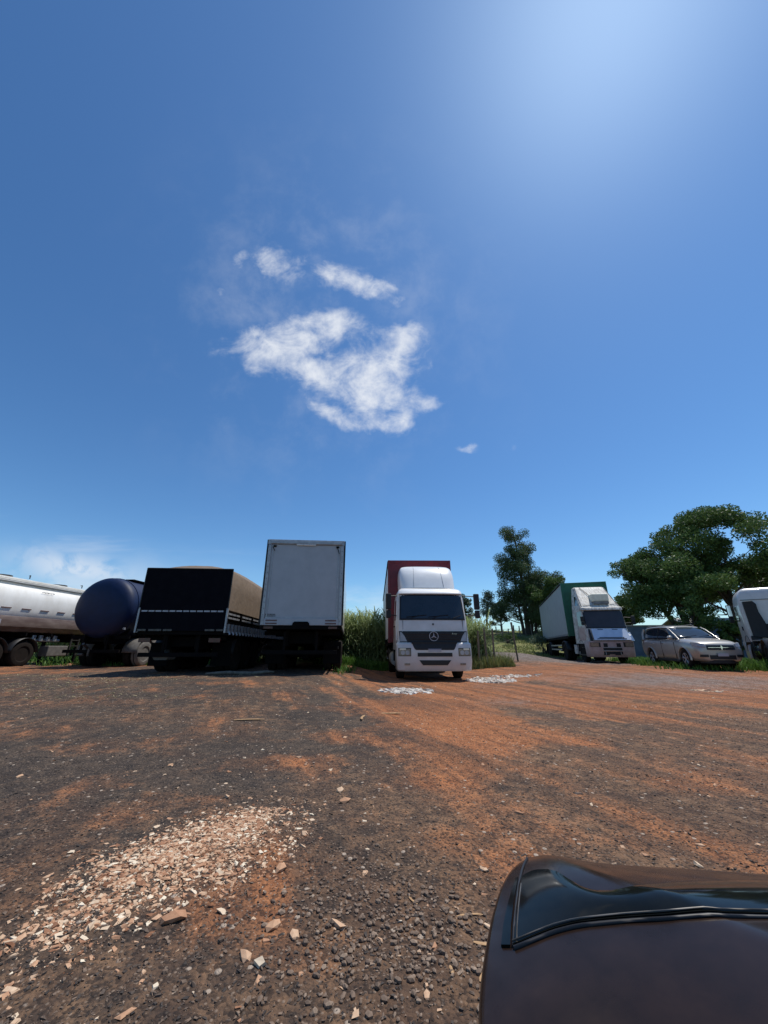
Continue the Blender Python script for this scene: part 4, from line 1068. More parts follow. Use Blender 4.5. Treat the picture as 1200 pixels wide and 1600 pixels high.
def right_tractor():
    # rear-left corner of the cab stands at (15.95, 17.0); the truck faces away to the right
    g = gz(16.5, 17) - .05
    yaw = -35
    a = R(yaw)
    # local: front at +Y here is 'away'; use the Cab frame (front -Y) turned by 180
    rot = 180 + yaw
    # local point of the seen corner: x=+W (its left side seen from the front), y=2.2
    W = 1.24; lx, ly = W, 2.2
    ra = R(rot); wx = math.cos(ra) * lx - math.sin(ra) * ly; wy = math.sin(ra) * lx + math.cos(ra) * ly
    t = empty('truck', (15.95 - wx, 17.0 - wy, g), rot, 'white tractor truck at the right edge, seen from behind its cab', 'truck', 'truck cabs on the yard')
    prof = [(.4, 0), (1.2, .0), (1.9, .1), (2.75, .34), (3.0, .5), (3.35, .75)]
    wid = [(.4, 1.22), (1.9, 1.24), (2.75, 1.24), (3.1, 1.20), (3.35, 1.12)]
    c = Cab(prof, wid, 2.2, .25, 4)
    c.body([(1.05, 0), (1.3, 0), (1.8, 0), (2.3, 0), (2.7, 0), (2.85, 0), (3.0, 0), (3.15, .02), (3.25, .06), (3.32, .14), (3.34, .25)], 'cab', M['white'], t)
    for s in (-1, 1):
        c.side('door_window', M['glass'], t, s, [(.5, 1.95), (1.25, 1.95), (1.3, 2.62), (.62, 2.62)])
        c.side('door_gap', M['seam'], t, s, [(1.36, 1.1), (1.38, 1.1), (1.38, 2.7), (1.36, 2.7)], .004)
        Bx('door_handle', M['black_plastic'], t, *sorted((s * 1.235, s * 1.265)), 1.2, 1.32, 1.55, 1.72)
        mirror(t, s, 1.2, .42, 2.0, 2.7, 1.36, .38, w_=.18)
        mudguard(t, s * 1.02, 1.45, .62, .45)
        MB().box(*sorted((s * .86, s * 1.2)), 1.9, 2.32, .5, 1.3).build('mudguard_skirt', M['black_plastic'], t, bevel=.03)
        MB().cyl((s * .98, 2.55, .72), (s * .98, 3.6, .72), .33, n=22).build('fuel_tank', M['chrome'], t, smooth=40)
        st = MB()
        for y in (2.7, 3.0, 3.3): st.rings([[(s * .98 + r * math.cos(2 * math.pi * i / 22), y + dy, .72 + r * math.sin(2 * math.pi * i / 22)) for i in range(22)] for dy, r in ((-.03, .335), (-.03, .345), (.03, .345), (.03, .335))], False, False)
        st.build('tank_strap', M['black_metal'], t, split=1)
        MB().box(*sorted((s * .7, s * 1.24)), 2.42, 3.9, 1.08, 1.12).build('catwalk', M['alu'], t)
    c.patch('windscreen', M['glass'], t, 1.95, 2.72, -1.1, 1.1, .012, 20, 6)
    c.patch('grille', M['black_plastic'], t, 1.12, 1.7, -.9, .9, .01, 16, 4)
    bump = Cab([(.3, -.05), (1.1, -.05)], [(.3, 1.22), (1.1, 1.24)], .85, .2, 5)
    MB().rings([bump.ring(z, inset=i) for z, i in ((.32, .03), (.36, 0), (1.05, 0), (1.1, .03))]).build('bumper', M['white'], t, smooth=38)
    # roof band, rear-wall air duct, ribs
    rb = MB().box(-1.18, 1.18, 2.19, 2.225, 2.80, 2.83); rb.build('rear_wall_seam', M['drygrey'], t)
    MB().prism([(1.12, 1.25), (1.14, 2.74), (.82, 2.76), (.72, 2.62), (.72, 2.3), (.60, 1.75), (.62, 1.2)], 1, 2.205, 2.38).build('air_duct', M['black_plastic'], t, bevel=.02)
    MB().box(.42, .62, 2.21, 2.42, 1.52, 1.78).cyl((.5, 2.3, 1.35), (.5, 2.3, 1.55), .06, n=10).build('air_filter', M['black_plastic'], t, bevel=.02)
    hs = MB()
    for k in range(3): hs.tube([(-.2 + k * .12, 2.22, 1.7), (-.2 + k * .12, 2.5, 1.5), (-.15 + k * .1, 2.7, 1.2), (-.1 + k * .1, 3.1, 1.15)], .025, 6)
    hs.build('air_hose', M['red_lens'], t, smooth=40)
    for x in (-.7, -.3, .1, .5): Bx('roof_light', M['white_clean'], t, x - .05, x + .05, .72, .86, 3.33, 3.40, bevel=.02)
    ch = MB()
    for s in (-1, 1): ch.box(s * .42 - .04, s * .42 + .04, .5, 6.3, .70, .98)
    for y in (2.5, 3.8, 5.2, 6.2): ch.box(-.38, .38, y, y + .1, .74, .94)
    ch.box(-.4, .4, .6, 2.4, .5, 1.1); ch.build('chassis', M['black_metal'], t)
    axle(t, 1.45, .5, 1.03, False, steer=True); axle(t, 4.6, .5, 1.1, True); axle(t, 5.9, .5, 1.1, True)
    for s in (-1, 1):
        for y in (4.6, 5.9): mudguard(t, s * .97, y, .52, .62)
    MB().cyl((0, 4.9, 1.06), (0, 4.9, 1.14), .45, n=20).box(-.45, .45, 4.5, 5.4, .981, 1.055).build('fifth_wheel', M['black_metal'], t)
right_tractor()
#PART3

# ------------------------------------------------------------------ silver crossover car
def boolean_cut(me, cutters):
    o = bpy.data.objects.new('tmp', me); col.objects.link(o)
    cs = []
    for cm in cutters:
        c = bpy.data.objects.new('tmpc', cm); col.objects.link(c); cs.append(c)
        b = o.modifiers.new('b', 'BOOLEAN'); b.operation = 'DIFFERENCE'; b.object = c; b.solver = 'EXACT'
    dg = bpy.context.evaluated_depsgraph_get(); r = bpy.data.meshes.new_from_object(o.evaluated_get(dg))
    bpy.data.objects.remove(o)
    for c in cs: bpy.data.objects.remove(c)
    return r

def loft_body(stations, n_sub=2):
    """stations: (y, [(x, z) half section from bottom centre to top centre])"""
    rs = []
    for y, half in stations:
        ring = [(x, y, z) for x, z in half] + [(-x, y, z) for x, z in half[::-1] if x > 1e-6]
        rs.append([q for i, q in enumerate(ring)])
    n = len(rs[0]); vs = [p for r in rs for p in r]; fs = []
    for k in range(len(rs) - 1):
        for i in range(n): fs.append((k * n + i, k * n + (i + 1) % n, (k + 1) * n + (i + 1) % n, (k + 1) * n + i))
    def capf(k):
        h = n // 2
        out = []
        # ladder of quads across the end
        for i in range(0, h - 1):
            a, b_, c, d = k * n + i, k * n + i + 1, k * n + (n - i - 1) % n, k * n + (n - i) % n
            out.append(tuple(dict.fromkeys((a, b_, c, d))))
        return out
    fs += capf(0) + capf(len(rs) - 1)
    me = bpy.data.meshes.new('body'); me.from_pydata(vs, [], fs)
    bm = bmesh.new(); bm.from_mesh(me); bmesh.ops.recalc_face_normals(bm, faces=bm.faces); bm.to_mesh(me); bm.free()
    o = bpy.data.objects.new('tmp', me); col.objects.link(o)
    m = o.modifiers.new('s', 'SUBSURF'); m.levels = n_sub; m.render_levels = n_sub
    dg = bpy.context.evaluated_depsgraph_get(); r = bpy.data.meshes.new_from_object(o.evaluated_get(dg)); bpy.data.objects.remove(o)
    return r

def suv():
    cx, cy = 12.96, 15.96
    rz = math.degrees(math.atan2(.54, 2.8)) * -1 + 0
    g = gz(13.1, 17)
    t = empty('car', (cx - .13, cy - .96, g), -11, 'dusty silver crossover car parked in the grass under the spreading tree', 'car', None)
    # local: front at y=0, rear at y=4.9; front axle y .98, rear 3.87
    def sec(wb, wm, wt, zb, zm, zs, zt):
        return [(0, zb), (wb * .7, zb), (wb, zb + .05), (wm, zm), (wm * .995, zs - .12), (wt, zs), (wt * .86, zt - .015), (wt * .5, zt), (0, zt + .01)]
    st = [(.0, sec(.60, .70, .60, .34, .55, .76, .82)), (.05, sec(.72, .82, .74, .27, .56, .84, .93)), (.22, sec(.83, .90, .82, .25, .58, .93, 1.01)),
          (.55, sec(.87, .925, .86, .25, .60, 1.0, 1.07)), (1.0, sec(.88, .93, .87, .25, .62, 1.03, 1.12)), (1.35, sec(.88, .92, .875, .25, .63, 1.06, 1.16)),
          (1.75, sec(.88, .915, .88, .25, .63, 1.08, 1.13)), (2.5, sec(.88, .92, .885, .25, .63, 1.09, 1.12)), (3.3, sec(.88, .925, .885, .25, .63, 1.11, 1.14)),
          (3.9, sec(.88, .93, .88, .26, .65, 1.14, 1.16)), (4.5, sec(.86, .915, .86, .30, .68, 1.16, 1.18)), (4.80, sec(.82, .88, .82, .34, .70, 1.12, 1.16)), (4.89, sec(.74, .80, .76, .40, .70, 1.05, 1.10))]
    body = loft_body(st, 2)
    cut = []
    for y in (.98, 3.87):
        for s in (-1, 1):
            cut.append(MB().cyl((s * .60, y, .36), (s * 1.2, y, .36), .415, n=32).mesh('c', M['black_plastic']))
    body = boolean_cut(body, cut)
    body.materials.clear(); body.materials.append(M['silver']); body.shade_smooth(); body.set_sharp_from_angle(angle=R(40)); body.name = 'body'
    link('body', body, t)
    # greenhouse: glass volume, roof, pillars
    def gsec(y, wb, wt, zb, zt, crown=.03):
        return (y, [(0, zb), (wb * .6, zb), (wb, zb), (wb * .99, zb + (zt - zb) * .3), (wt * 1.01, zt - .10), (wt * .95, zt - .03), (wt * .6, zt), (0, zt + crown * .3)])
    gh = loft_body([gsec(1.28, .82, .76, 1.08, 1.15), gsec(1.6, .86, .78, 1.08, 1.33), gsec(2.0, .87, .76, 1.08, 1.54), gsec(2.35, .87, .75, 1.08, 1.645), gsec(3.1, .87, .74, 1.08, 1.69),
                    gsec(3.9, .87, .74, 1.1, 1.68), gsec(4.45, .85, .73, 1.12, 1.63), gsec(4.70, .82, .72, 1.13, 1.42), gsec(4.82, .78, .70, 1.12, 1.20)], 2)
    gh.materials.clear(); gh.materials.append(M['glass']); gh.shade_smooth(); gh.name = 'window_glass'
    link('window_glass', gh, t)
    roof = loft_body([(2.10, [(0, 1.55), (.5, 1.55), (.68, 1.54), (.74, 1.565), (.70, 1.595), (.5, 1.615), (0, 1.625)]), (2.5, [(0, 1.62), (.5, 1.62), (.71, 1.60), (.775, 1.63), (.73, 1.675), (.5, 1.70), (0, 1.71)]),
                      (3.4, [(0, 1.65), (.5, 1.65), (.71, 1.61), (.77, 1.64), (.73, 1.695), (.5, 1.72), (0, 1.73)]), (4.1, [(0, 1.63), (.5, 1.63), (.70, 1.60), (.76, 1.625), (.72, 1.68), (.5, 1.705), (0, 1.715)]),
                      (4.66, [(0, 1.59), (.5, 1.59), (.68, 1.56), (.73, 1.58), (.69, 1.63), (.5, 1.65), (0, 1.66)])], 2)
    roof.materials.clear(); roof.materials.append(M['silver']); roof.shade_smooth(); roof.name = 'roof'
    ro = link('roof', roof, t)
    for s in (-1, 1):
        MB().tube([(s * .835, 1.24, 1.08), (s * .80, 1.6, 1.30), (s * .77, 1.95, 1.50), (s * .74, 2.2, 1.60)], .028, 8).build('windscreen_pillar', M['silver'], t, smooth=50)
        MB().tube([(s * .865, 4.45, 1.12), (s * .82, 4.56, 1.38), (s * .74, 4.5, 1.60)], .07, 8).build('rear_pillar', M['silver'], t, smooth=50)
        MB().tube([(s * .875, 3.02, 1.10), (s * .82, 3.0, 1.36), (s * .755, 2.98, 1.60)], .022, 6).build('door_pillar', M['black_plastic'], t, smooth=50)
        MB().tube([(s * .885, 1.5, 1.095), (s * .89, 2.8, 1.11), (s * .875, 4.5, 1.15)], .012, 6).build('window_trim', M['chrome'], t, smooth=50)
        rr_ = MB().tube([(s * .64, 2.5, 1.69), (s * .64, 2.7, 1.745), (s * .64, 4.1, 1.74), (s * .64, 4.35, 1.68)], .014, 6); rr_.build('roof_rail', M['drygrey'], t, smooth=50)
        sm = MB().box(*sorted((s * .9, s * .924)), 1.62, 1.628, .35, 1.0).build('door_gap', M['seam'], t)
        MB().box(*sorted((s * .9, s * .926)), 2.72, 2.728, .35, 1.04).build('door_gap', M['seam'], t)
        for y in (2.45, 3.45): MB().box(*sorted((s * .90, s * .95)), y, y + .17, .94, .97).build('door_handle', M['chrome'], t, bevel=.008)
        mb = MB(); mb.rings([[(s * (.98 + .11 * k * math.cos(a)), 1.66 + d, 1.18 + .08 * k * math.sin(a)) for a in [2 * math.pi * i / 14 for i in range(14)]] for d, k in ((-.08, .25), (-.065, .7), (-.02, .97), (.06, 1), (.08, .9))])
        mb.cyl((s * .86, 1.68, 1.13), (s * .93, 1.67, 1.15), .03, n=8); mb.build('side_mirror', M['silver'], t, smooth=50)
        # headlight wraps the corner
        def hl(u, v, s=s):
            x = s * (.58 + .31 * u); return (x, -.035 + .05 * u + .30 * u ** 4 + .05 * v, .80 + .03 * u + .12 * v * (1 + .2 * u))
        MB().shell(hl, 8, 4, (-s * .03, .1, -.03)).build('headlight', M['lens_grey'], t, smooth=50)
        def fg(u, v, s=s):
            x = s * (.54 + .26 * u); return (x, -.030 + .09 * u ** 2, .44 + .09 * v)
        MB().shell(fg, 6, 3, (0, .08, 0)).build('fog_lamp_recess', M['seam'], t, smooth=50)
        def tl(u, v, s=s): return (s * (.905 - .10 * u), 4.50 + .36 * u, .92 + .2 * v)
        MB().shell(tl, 6, 4, (-s * .08, -.05, 0)).build('tail_lamp', M['red_lens'], t, smooth=50)
        ar = MB()
        for y in (.98, 3.87):
            lip = MB(); lip.rings([[(s * xx, y + rr_2 * math.cos(math.pi * i / 20 * 1.06 - .09), .36 + rr_2 * math.sin(math.pi * i / 20 * 1.06 - .09)) for xx, rr_2 in ((.90, .415), (.945, .42), (.95, .445), (.90, .485))] for i in range(21)], True, True)
            lip.build('wheel_arch', M['silver'], t, smooth=50)
        Bx('sill', M['black_plastic'], t, *sorted((s * .80, s * .9)), 1.45, 3.4, .22, .31, bevel=.02)
    # grille, lower intake, plate
    gr = MB().shell(lambda u, v: (-.52 + 1.04 * u, -.045 + .10 * abs(u - .5) ** 2.2 + .05 * v * 1.0, .70 + .17 * v), 12, 4, (0, .12, 0)).build('grille', M['seam'], t, smooth=40)
    cr = MB().box(-.50, .50, -.060, .0, .775, .793).box(-.015, .015, -.065, -.0, .70, .865).build('grille_cross', M['chrome'], gr)
    MB().cyl((0, -.075, .785), (0, -.03, .785), .045, n=12).build('badge', M['chrome'], gr)
    MB().shell(lambda u, v: (-.48 + .96 * u, -.032 + .12 * abs(u - .5) ** 2.2, .36 + .15 * v), 10, 3, (0, .1, 0)).build('lower_intake', M['seam'], t, smooth=40)
    Bx('number_plate', M['plate'], t, -.20, .20, -.06, -.035, .47, .58, bevel=.004)
    MB().shell(lambda u, v: (-.70 + 1.4 * u, -.012 + .30 * abs(u * 2 - 1) ** 4, .22 + .12 * v), 14, 3, (0, .12, 0)).build('lower_bumper', M['black_plastic'], t, smooth=40)
    MB().tube([(-.75, .5, .26), (.75, .5, .26)], .12, 8).box(-.7, .7, .5, 4.4, .2, .5).build('underbody', M['black_metal'], t)
    MB().tube([(-.5, 1.36, 1.20), (.05, 1.46, 1.26)], .01, 5).build('wiper', M['seam'], t); MB().tube([(.1, 1.36, 1.20), (.62, 1.5, 1.27)], .01, 5).build('wiper', M['seam'], t)
    t.scale = (.89, .97, 1.0)
    # wheels with spokes
    for y in (.98, 3.87):
        for s in (-1, 1):
            w_ = wheel(t, s * .80, y, .36, .23)
            sp = MB()
            for k in range(5):
                a = 2 * math.pi * k / 5 + .3
                for da in (-.14, .14):
                    sp.tube([(s * .085, .05 * math.cos(a), .05 * math.sin(a)), (s * .10, .205 * math.cos(a + da), .205 * math.sin(a + da))], .02, 6)
            sp.cyl((s * .06, 0, 0), (s * .105, 0, 0), .06, n=12)
            sp.lathe_x([(s * .07, .20), (s * .105, .20), (s * .105, .222), (s * .07, .222)], (0, 0, 0), 28)
            sp.build('spoke', M['alu'], w_, smooth=40)
suv()

# ------------------------------------------------------------------ dark car next to the camera: its front left corner is in view
def dark_car():
    out = [(.10, -3.45), (.30, -3.62), (.95, -3.68), (1.6, -3.62), (1.80, -3.45), (1.86, -2.8), (1.87, -1.5), (1.84, .0), (1.80, .45), (1.73, .60), (1.58, .72), (1.35, .78), (1.05, .81),
           (.68, .829), (.579, .846), (.47, .857), (.40, .866), (.361, .880), (.335, .893), (.305, .897), (.272, .885), (.239, .86), (.203, .812), (.167, .742), (.138, .672), (.115, .610), (.098, .55), (.080, .42), (.068, .2), (.055, -.2), (.045, -1.2), (.05, -2.6)]
    t = empty('car', (0, 0, 0), 0, 'dusty dark brown car close to the camera, only its front corner and lamp in view', 'car')
    P = np.array(out)
    # smooth the closed outline a little
    def refine(P, n=2):
        for _ in range(n):
            Q = np.roll(P, -1, 0); P = np.stack([P * .75 + Q * .25, P * .25 + Q * .75], 1).reshape(-1, 2)
        return P
    P = refine(P, 2)
    def dist(x, y):
        x = np.asarray(x, float); y = np.asarray(y, float); d = np.full(x.shape, 9.0); ins = np.zeros(x.shape, bool)
        for (ax, ay), (bx, by) in zip(P, np.roll(P, -1, 0)):
            vx, vy = bx - ax, by - ay; tt = np.clip(((x - ax) * vx + (y - ay) * vy) / (vx * vx + vy * vy + 1e-12), 0, 1)
            d = np.minimum(d, np.hypot(x - ax - tt * vx, y - ay - tt * vy))
            cnd = ((ay > y) != (by > y)); xi = (bx - ax) * (y - ay) / (by - ay + 1e-15) + ax; ins ^= (cnd & (x < xi))
        return np.where(ins, d, -d)
    ds = [-.001, .0, .01, .03, .06, .10, .16, .28, .5, 2]; hs = [.66, .668, .700, .722, .738, .750, .762, .778, .795, .80]
    def H(x, y):
        d = dist(x, y)
        d = np.maximum(d, 0)
        return .672 + .110 * (1 - np.exp(-d / .27))
    # rings: outline moved inward step by step keeps the edge crisp; the deck is a fine height field on each ring
    N = len(P)
    T = np.roll(P, -1, 0) - np.roll(P, 1, 0); T /= np.linalg.norm(T, axis=1)[:, None]; NRM = np.stack([T[:, 1], -T[:, 0]], 1)
    cen = P.mean(0)
    area = .5 * np.sum(P[:, 0] * np.roll(P[:, 1], -1) - np.roll(P[:, 0], -1) * P[:, 1])
    if area > 0: NRM = -NRM          # point inwards
    rs = []
    for z, ins in ((.24, .05), (.30, .02), (.40, .002), (.50, -.002), (.58, -.004), (.61, -.0045), (.64, -.0035), (.657, -.0015), (.668, .0)):
        rs.append([(P[i, 0] + NRM[i, 0] * ins, P[i, 1] + NRM[i, 1] * ins, z) for i in range(N)])
    for k in (.003, .008, .015, .025, .04, .06, .085, .115, .15, .2, .27, .36, .48, .64, .82, .94):
        # shrink towards a spine so rings never cross
        r = []
        for i in range(N):
            sx = np.clip(P[i, 0], .8, 1.1); sy = np.clip(P[i, 1], -2.8, .05)
            v = np.array([sx, sy]) - P[i]; l = np.linalg.norm(v); q = P[i] + v * k if k > .1 else P[i] + v / l * min(k * 1.0, l)
            if k > .1:
                q = P[i] + v * (.1 / l + (1 - .1 / l) * (k - .1) / .9 if l > .1 else k)
            r.append((q[0], q[1], float(H(q[0], q[1]))))
        rs.append(r)
    MB().rings(rs, True, True).build('body', M['darkcar'], t, smooth=100)
    def curve(pts):
        pts = np.array(pts); s = np.concatenate([[0], np.cumsum(np.linalg.norm(np.diff(pts, axis=0), axis=1))]); s /= s[-1]
        return lambda u: (float(np.interp(u, s, pts[:, 0])), float(np.interp(u, s, pts[:, 1])))
    def onbody(x, y, off): return (x, y, float(H(x, y)) + off)
    lo = curve([(0.166, 0.637), (0.176, 0.636), (0.189, 0.636), (0.219, 0.636), (0.248, 0.632), (0.292, 0.619), (0.348, 0.603), (0.419, 0.591), (0.51, 0.592), (.72, .60)])
    hi = curve([(0.231, 0.79), (0.244, 0.797), (0.259, 0.794), (0.273, 0.78), (0.281, 0.762), (0.285, 0.733), (0.291, 0.702), (0.302, 0.683), (0.322, 0.672), (0.36, 0.670), (0.425, 0.690), (0.525, 0.709), (.72, .735)])
    def lamp(u, v):
        a = lo(u); b = hi(u); x = a[0] + (b[0] - a[0]) * v; y = a[1] + (b[1] - a[1]) * v
        return onbody(x, y, .0035 + .004 * math.sin(math.pi * v) * min(1, u * 6))
    MB().shell(lamp, 60, 16, (0, 0, -.02)).build('headlight', M['darklamp'], t, smooth=60, label='smoked dark glossy lamp cover')
    q0 = curve([(0.153, 0.647), (0.167, 0.684), (0.188, 0.73), (0.221, 0.794)]); q1 = curve([(0.163, 0.639), (0.176, 0.677), (0.195, 0.724), (0.226, 0.795)])
    MB().shell(lambda u, v: onbody(q0(u)[0] + (q1(u)[0] - q0(u)[0]) * v, q0(u)[1] + (q1(u)[1] - q0(u)[1]) * v, .003), 20, 4, (0, 0, -.02)).build('side_lamp', M['darklamp'], t, smooth=60)
    sv = curve([(0.166, 0.637), (0.177, 0.668), (0.195, 0.714), (0.218, 0.77), (0.241, 0.82), (0.262, 0.862), (0.270, 0.878)])
    pts = [onbody(*sv(i / 30), .001) for i in range(31)]
    MB().tube(pts, .0020, 6).build('panel_gap', M['seam'], t, smooth=60)
    MB().tube([onbody(sv(i / 30)[0] + .005, sv(i / 30)[1], .003) for i in range(0, 17)], .0013, 6).build('lamp_edge', M['rim'], t, smooth=60)
    pts = [onbody(lo(i / 50)[0], lo(i / 50)[1] - .004, .0008) for i in range(51)]
    MB().tube(pts, [.0030 - .0014 * (i / 50) for i in range(51)], 6).build('bonnet_gap', M['seam'], t, smooth=60)
    pts = [onbody(lo(i / 50)[0], lo(i / 50)[1] + .003, .0052) for i in range(0, 40)]
    MB().tube(pts, .0011, 6).build('lamp_edge', M['rim'], t, smooth=60)
    # the rest of the car, behind the camera
    gh = loft_body([(y, [(0, zb), (wb * .6, zb), (wb, zb), (wb * .98, zb + (zt - zb) * .35), (wt, zt - .08), (wt * .9, zt - .02), (0, zt)]) for y, wb, wt, zb, zt in
                    ((-.75, .66, .62, .78, .83), (-1.1, .74, .63, .78, 1.08), (-1.55, .78, .60, .78, 1.28), (-2.2, .78, .58, .78, 1.33), (-2.8, .76, .58, .78, 1.28), (-3.3, .70, .60, .78, 1.02), (-3.5, .62, .58, .76, .82))], 2)
    gh.transform(Matrix.Translation((.96, 0, 0))); gh.materials.clear(); gh.materials.append(M['glass']); gh.shade_smooth(); gh.name = 'window_glass'
    link('window_glass', gh, t)
    MB().shell(lambda u, v: (.96 + (-.52 + 1.04 * u), -1.55 - 1.35 * v, 1.30 + .035 * math.sin(math.pi * v) - .10 * abs(2 * u - 1) ** 3), 10, 8, (0, 0, -.04)).build('roof', M['darkcar'], t, smooth=50)
    for s in (-1, 1):
        for y in (-.05, -2.75): wheel(t, .96 + s * .80, y, .31, .2)
    return t
dark_car()

# ------------------------------------------------------------------ trees
def leaf_cloud(name, centres, radii, n_per, size, m, parent, seed=1, flat=.6, aspect=.45, droop=.3, tone_shift=0.0):
    rg = np.random.default_rng(seed); P = []; Tn = []
    for (c, r) in zip(centres, radii):
        n = int(n_per * (r / np.mean(radii)) ** 2)
        d = rg.normal(size=(n, 3)); d /= np.linalg.norm(d, axis=1)[:, None] + 1e-9
        rad = rg.random(n) ** .42
        p = d * rad[:, None] * np.array([r, r, r * flat])
        P.append(p + np.array(c)); base = rg.random() * .35
        Tn.append(np.clip(base + .25 + .4 * rg.random(n) + tone_shift, 0, 1))
    P = np.concatenate(P); Tn = np.concatenate(Tn); n = len(P)
    U = rg.normal(size=(n, 3)); U[:, 2] -= droop; U /= np.linalg.norm(U, axis=1)[:, None]
    W_ = rg.normal(size=(n, 3)); V_ = np.cross(U, W_); V_ /= np.linalg.norm(V_, axis=1)[:, None] + 1e-9
    s = size * (.6 + .8 * rg.random(n))
    return quads(name, P, U * s[:, None], V_ * (s * aspect * 1.6)[:, None], Tn, m, parent)

def branch_mesh(segs, name, m, parent):
    b = MB()
    for pts, rad in segs: b.tube(pts, rad, 7)
    return b.build(name, m, parent, smooth=60)

def limb(p0, d, L, r0, r1, rg, n=6, wob=.18, up=.0):
    pts = [tuple(p0)]; rad = [r0]; p = np.array(p0, float); d = np.array(d, float); d /= np.linalg.norm(d)
    for i in range(n):
        d = d + rg.normal(size=3) * wob / n ** .5 + np.array([0, 0, up / n]); d /= np.linalg.norm(d)
        p = p + d * L / n; pts.append(tuple(p)); rad.append(r0 + (r1 - r0) * (i + 1) / n)
    return pts, rad, d

def eucalyptus():
    x, y = 18.2, 49.0; g = gz(x, y)
    t = empty('tree', (x, y, g - .1), 0, 'tall dark eucalyptus with layered clumps of foliage standing alone on the grassy rise', 'tree', 'trees behind the yard')
    rg = np.random.default_rng(5); segs = []; C = []; Rr = []
    trunks = [((0, 0, 0), (.02, 0, 1), 13.8, .34), ((.5, .2, 0), (.12, 0, 1), 10.8, .24), ((-.5, 0, 0), (-.10, 0, 1), 8.5, .22), ((.9, 0, 0), (.20, .05, 1), 7.0, .18)]
    for p0, d, L, r0 in trunks:
        pts, rad, _ = limb(p0, d, L, r0, .05, rg, 12, .10, .2); segs.append((pts, rad))
        nb = int(L * 1.9)
        for k in range(nb):
            f = .14 + .86 * (k + .5) / nb; i = min(11, int(f * 12)); q = np.array(pts[i])
            z = q[2]; wd = 1.7 + 2.9 * (1 - (z / 13.8)) ** .8
            a = rg.random() * 2 * math.pi; ll = wd * (.45 + .6 * rg.random())
            bp, br, bd = limb(q, (math.cos(a), math.sin(a), .35), ll, .07, .02, rg, 5, .3, .2); segs.append((bp, br))
            C.append(bp[-1]); Rr.append(.6 + .5 * rg.random())
            for jj in (2, 4):
                if rg.random() < .8: C.append(tuple(np.array(bp[jj]) + rg.normal(size=3) * .35)); Rr.append(.5 + .4 * rg.random())
    branch_mesh(segs, 'trunk', M['bark'], t)
    leaf_cloud('crown', C, [q * 1.12 for q in Rr], 330, .10, M['leaf_euc'], t, 8, .8, .42, .6)
eucalyptus()

def round_tree(x, y, h, wdt, label, seed, m='leaf_mid', n_per=420, trunk_h=.25, leaf=.12, rise=.5, cr=.95, flat=.75, thin=1.0, group='trees behind the yard', nb=26):
    g = gz(x, y); t = empty('tree', (x, y, g - .08), 0, label, 'tree', group)
    rg = np.random.default_rng(seed); segs = []; C = []; Rr = []
    pts, rad, _ = limb((0, 0, 0), (rg.normal() * .05, 0, 1), h * .8, .05 + h * .018, .03, rg, 9, .14, .1); segs.append((pts, rad))
    for k in range(nb):
        f = trunk_h + (1 - trunk_h) * (k + .5) / nb; i = min(8, int(f * 9)); q = np.array(pts[i]); a = rg.random() * 2 * math.pi
        prof = math.sin(math.pi * (.18 + .78 * (f - trunk_h) / (1 - trunk_h))) ** .7
        ll = wdt * .5 * prof * (.5 + .5 * rg.random())
        bp, br, bd = limb(q, (math.cos(a), math.sin(a), rise), ll, .03 + h * .005, .015, rg, 5, .3, .2); segs.append((bp, br))
        for j in (3, 5):
            C.append(tuple(np.array(bp[j]) + rg.normal(size=3) * .15)); Rr.append(cr * (.6 + .6 * rg.random()) * h * .09)
    branch_mesh(segs, 'trunk', M['bark'], t)
    leaf_cloud('crown', C, Rr, n_per * thin, leaf, M[m], t, seed + 1, flat, .5, .2)
round_tree(20.6, 46.5, 8.2, 7.2, 'broad mid-green tree just right of the tall eucalyptus, half hidden by the green trailer', 21, n_per=330)
round_tree(16.0, 52.5, 4.8, 4.5, 'small feathery tree left of the tall eucalyptus', 22, 'leaf_far', 90, leaf=.10)
round_tree(13.4, 50.5, 6.9, 2.2, 'thin sparse sapling between the truck mirror and the eucalyptus', 23, 'leaf_far', 40, leaf=.10, trunk_h=.45)
round_tree(11.2, 55, 6.2, 4.0, 'pale tree seen behind the right mirror of the white truck', 24, 'leaf_far', 130, leaf=.12)
round_tree(28.2, 44, 5.9, 3.6, 'light green tree between the old truck roof and the spreading tree', 25, 'leaf_mid', 170, leaf=.12, trunk_h=.3)
round_tree(25.5, 62, 8.6, 6.0, 'tree top showing just above the green trailer roof', 26, 'leaf_far', 200, leaf=.14)

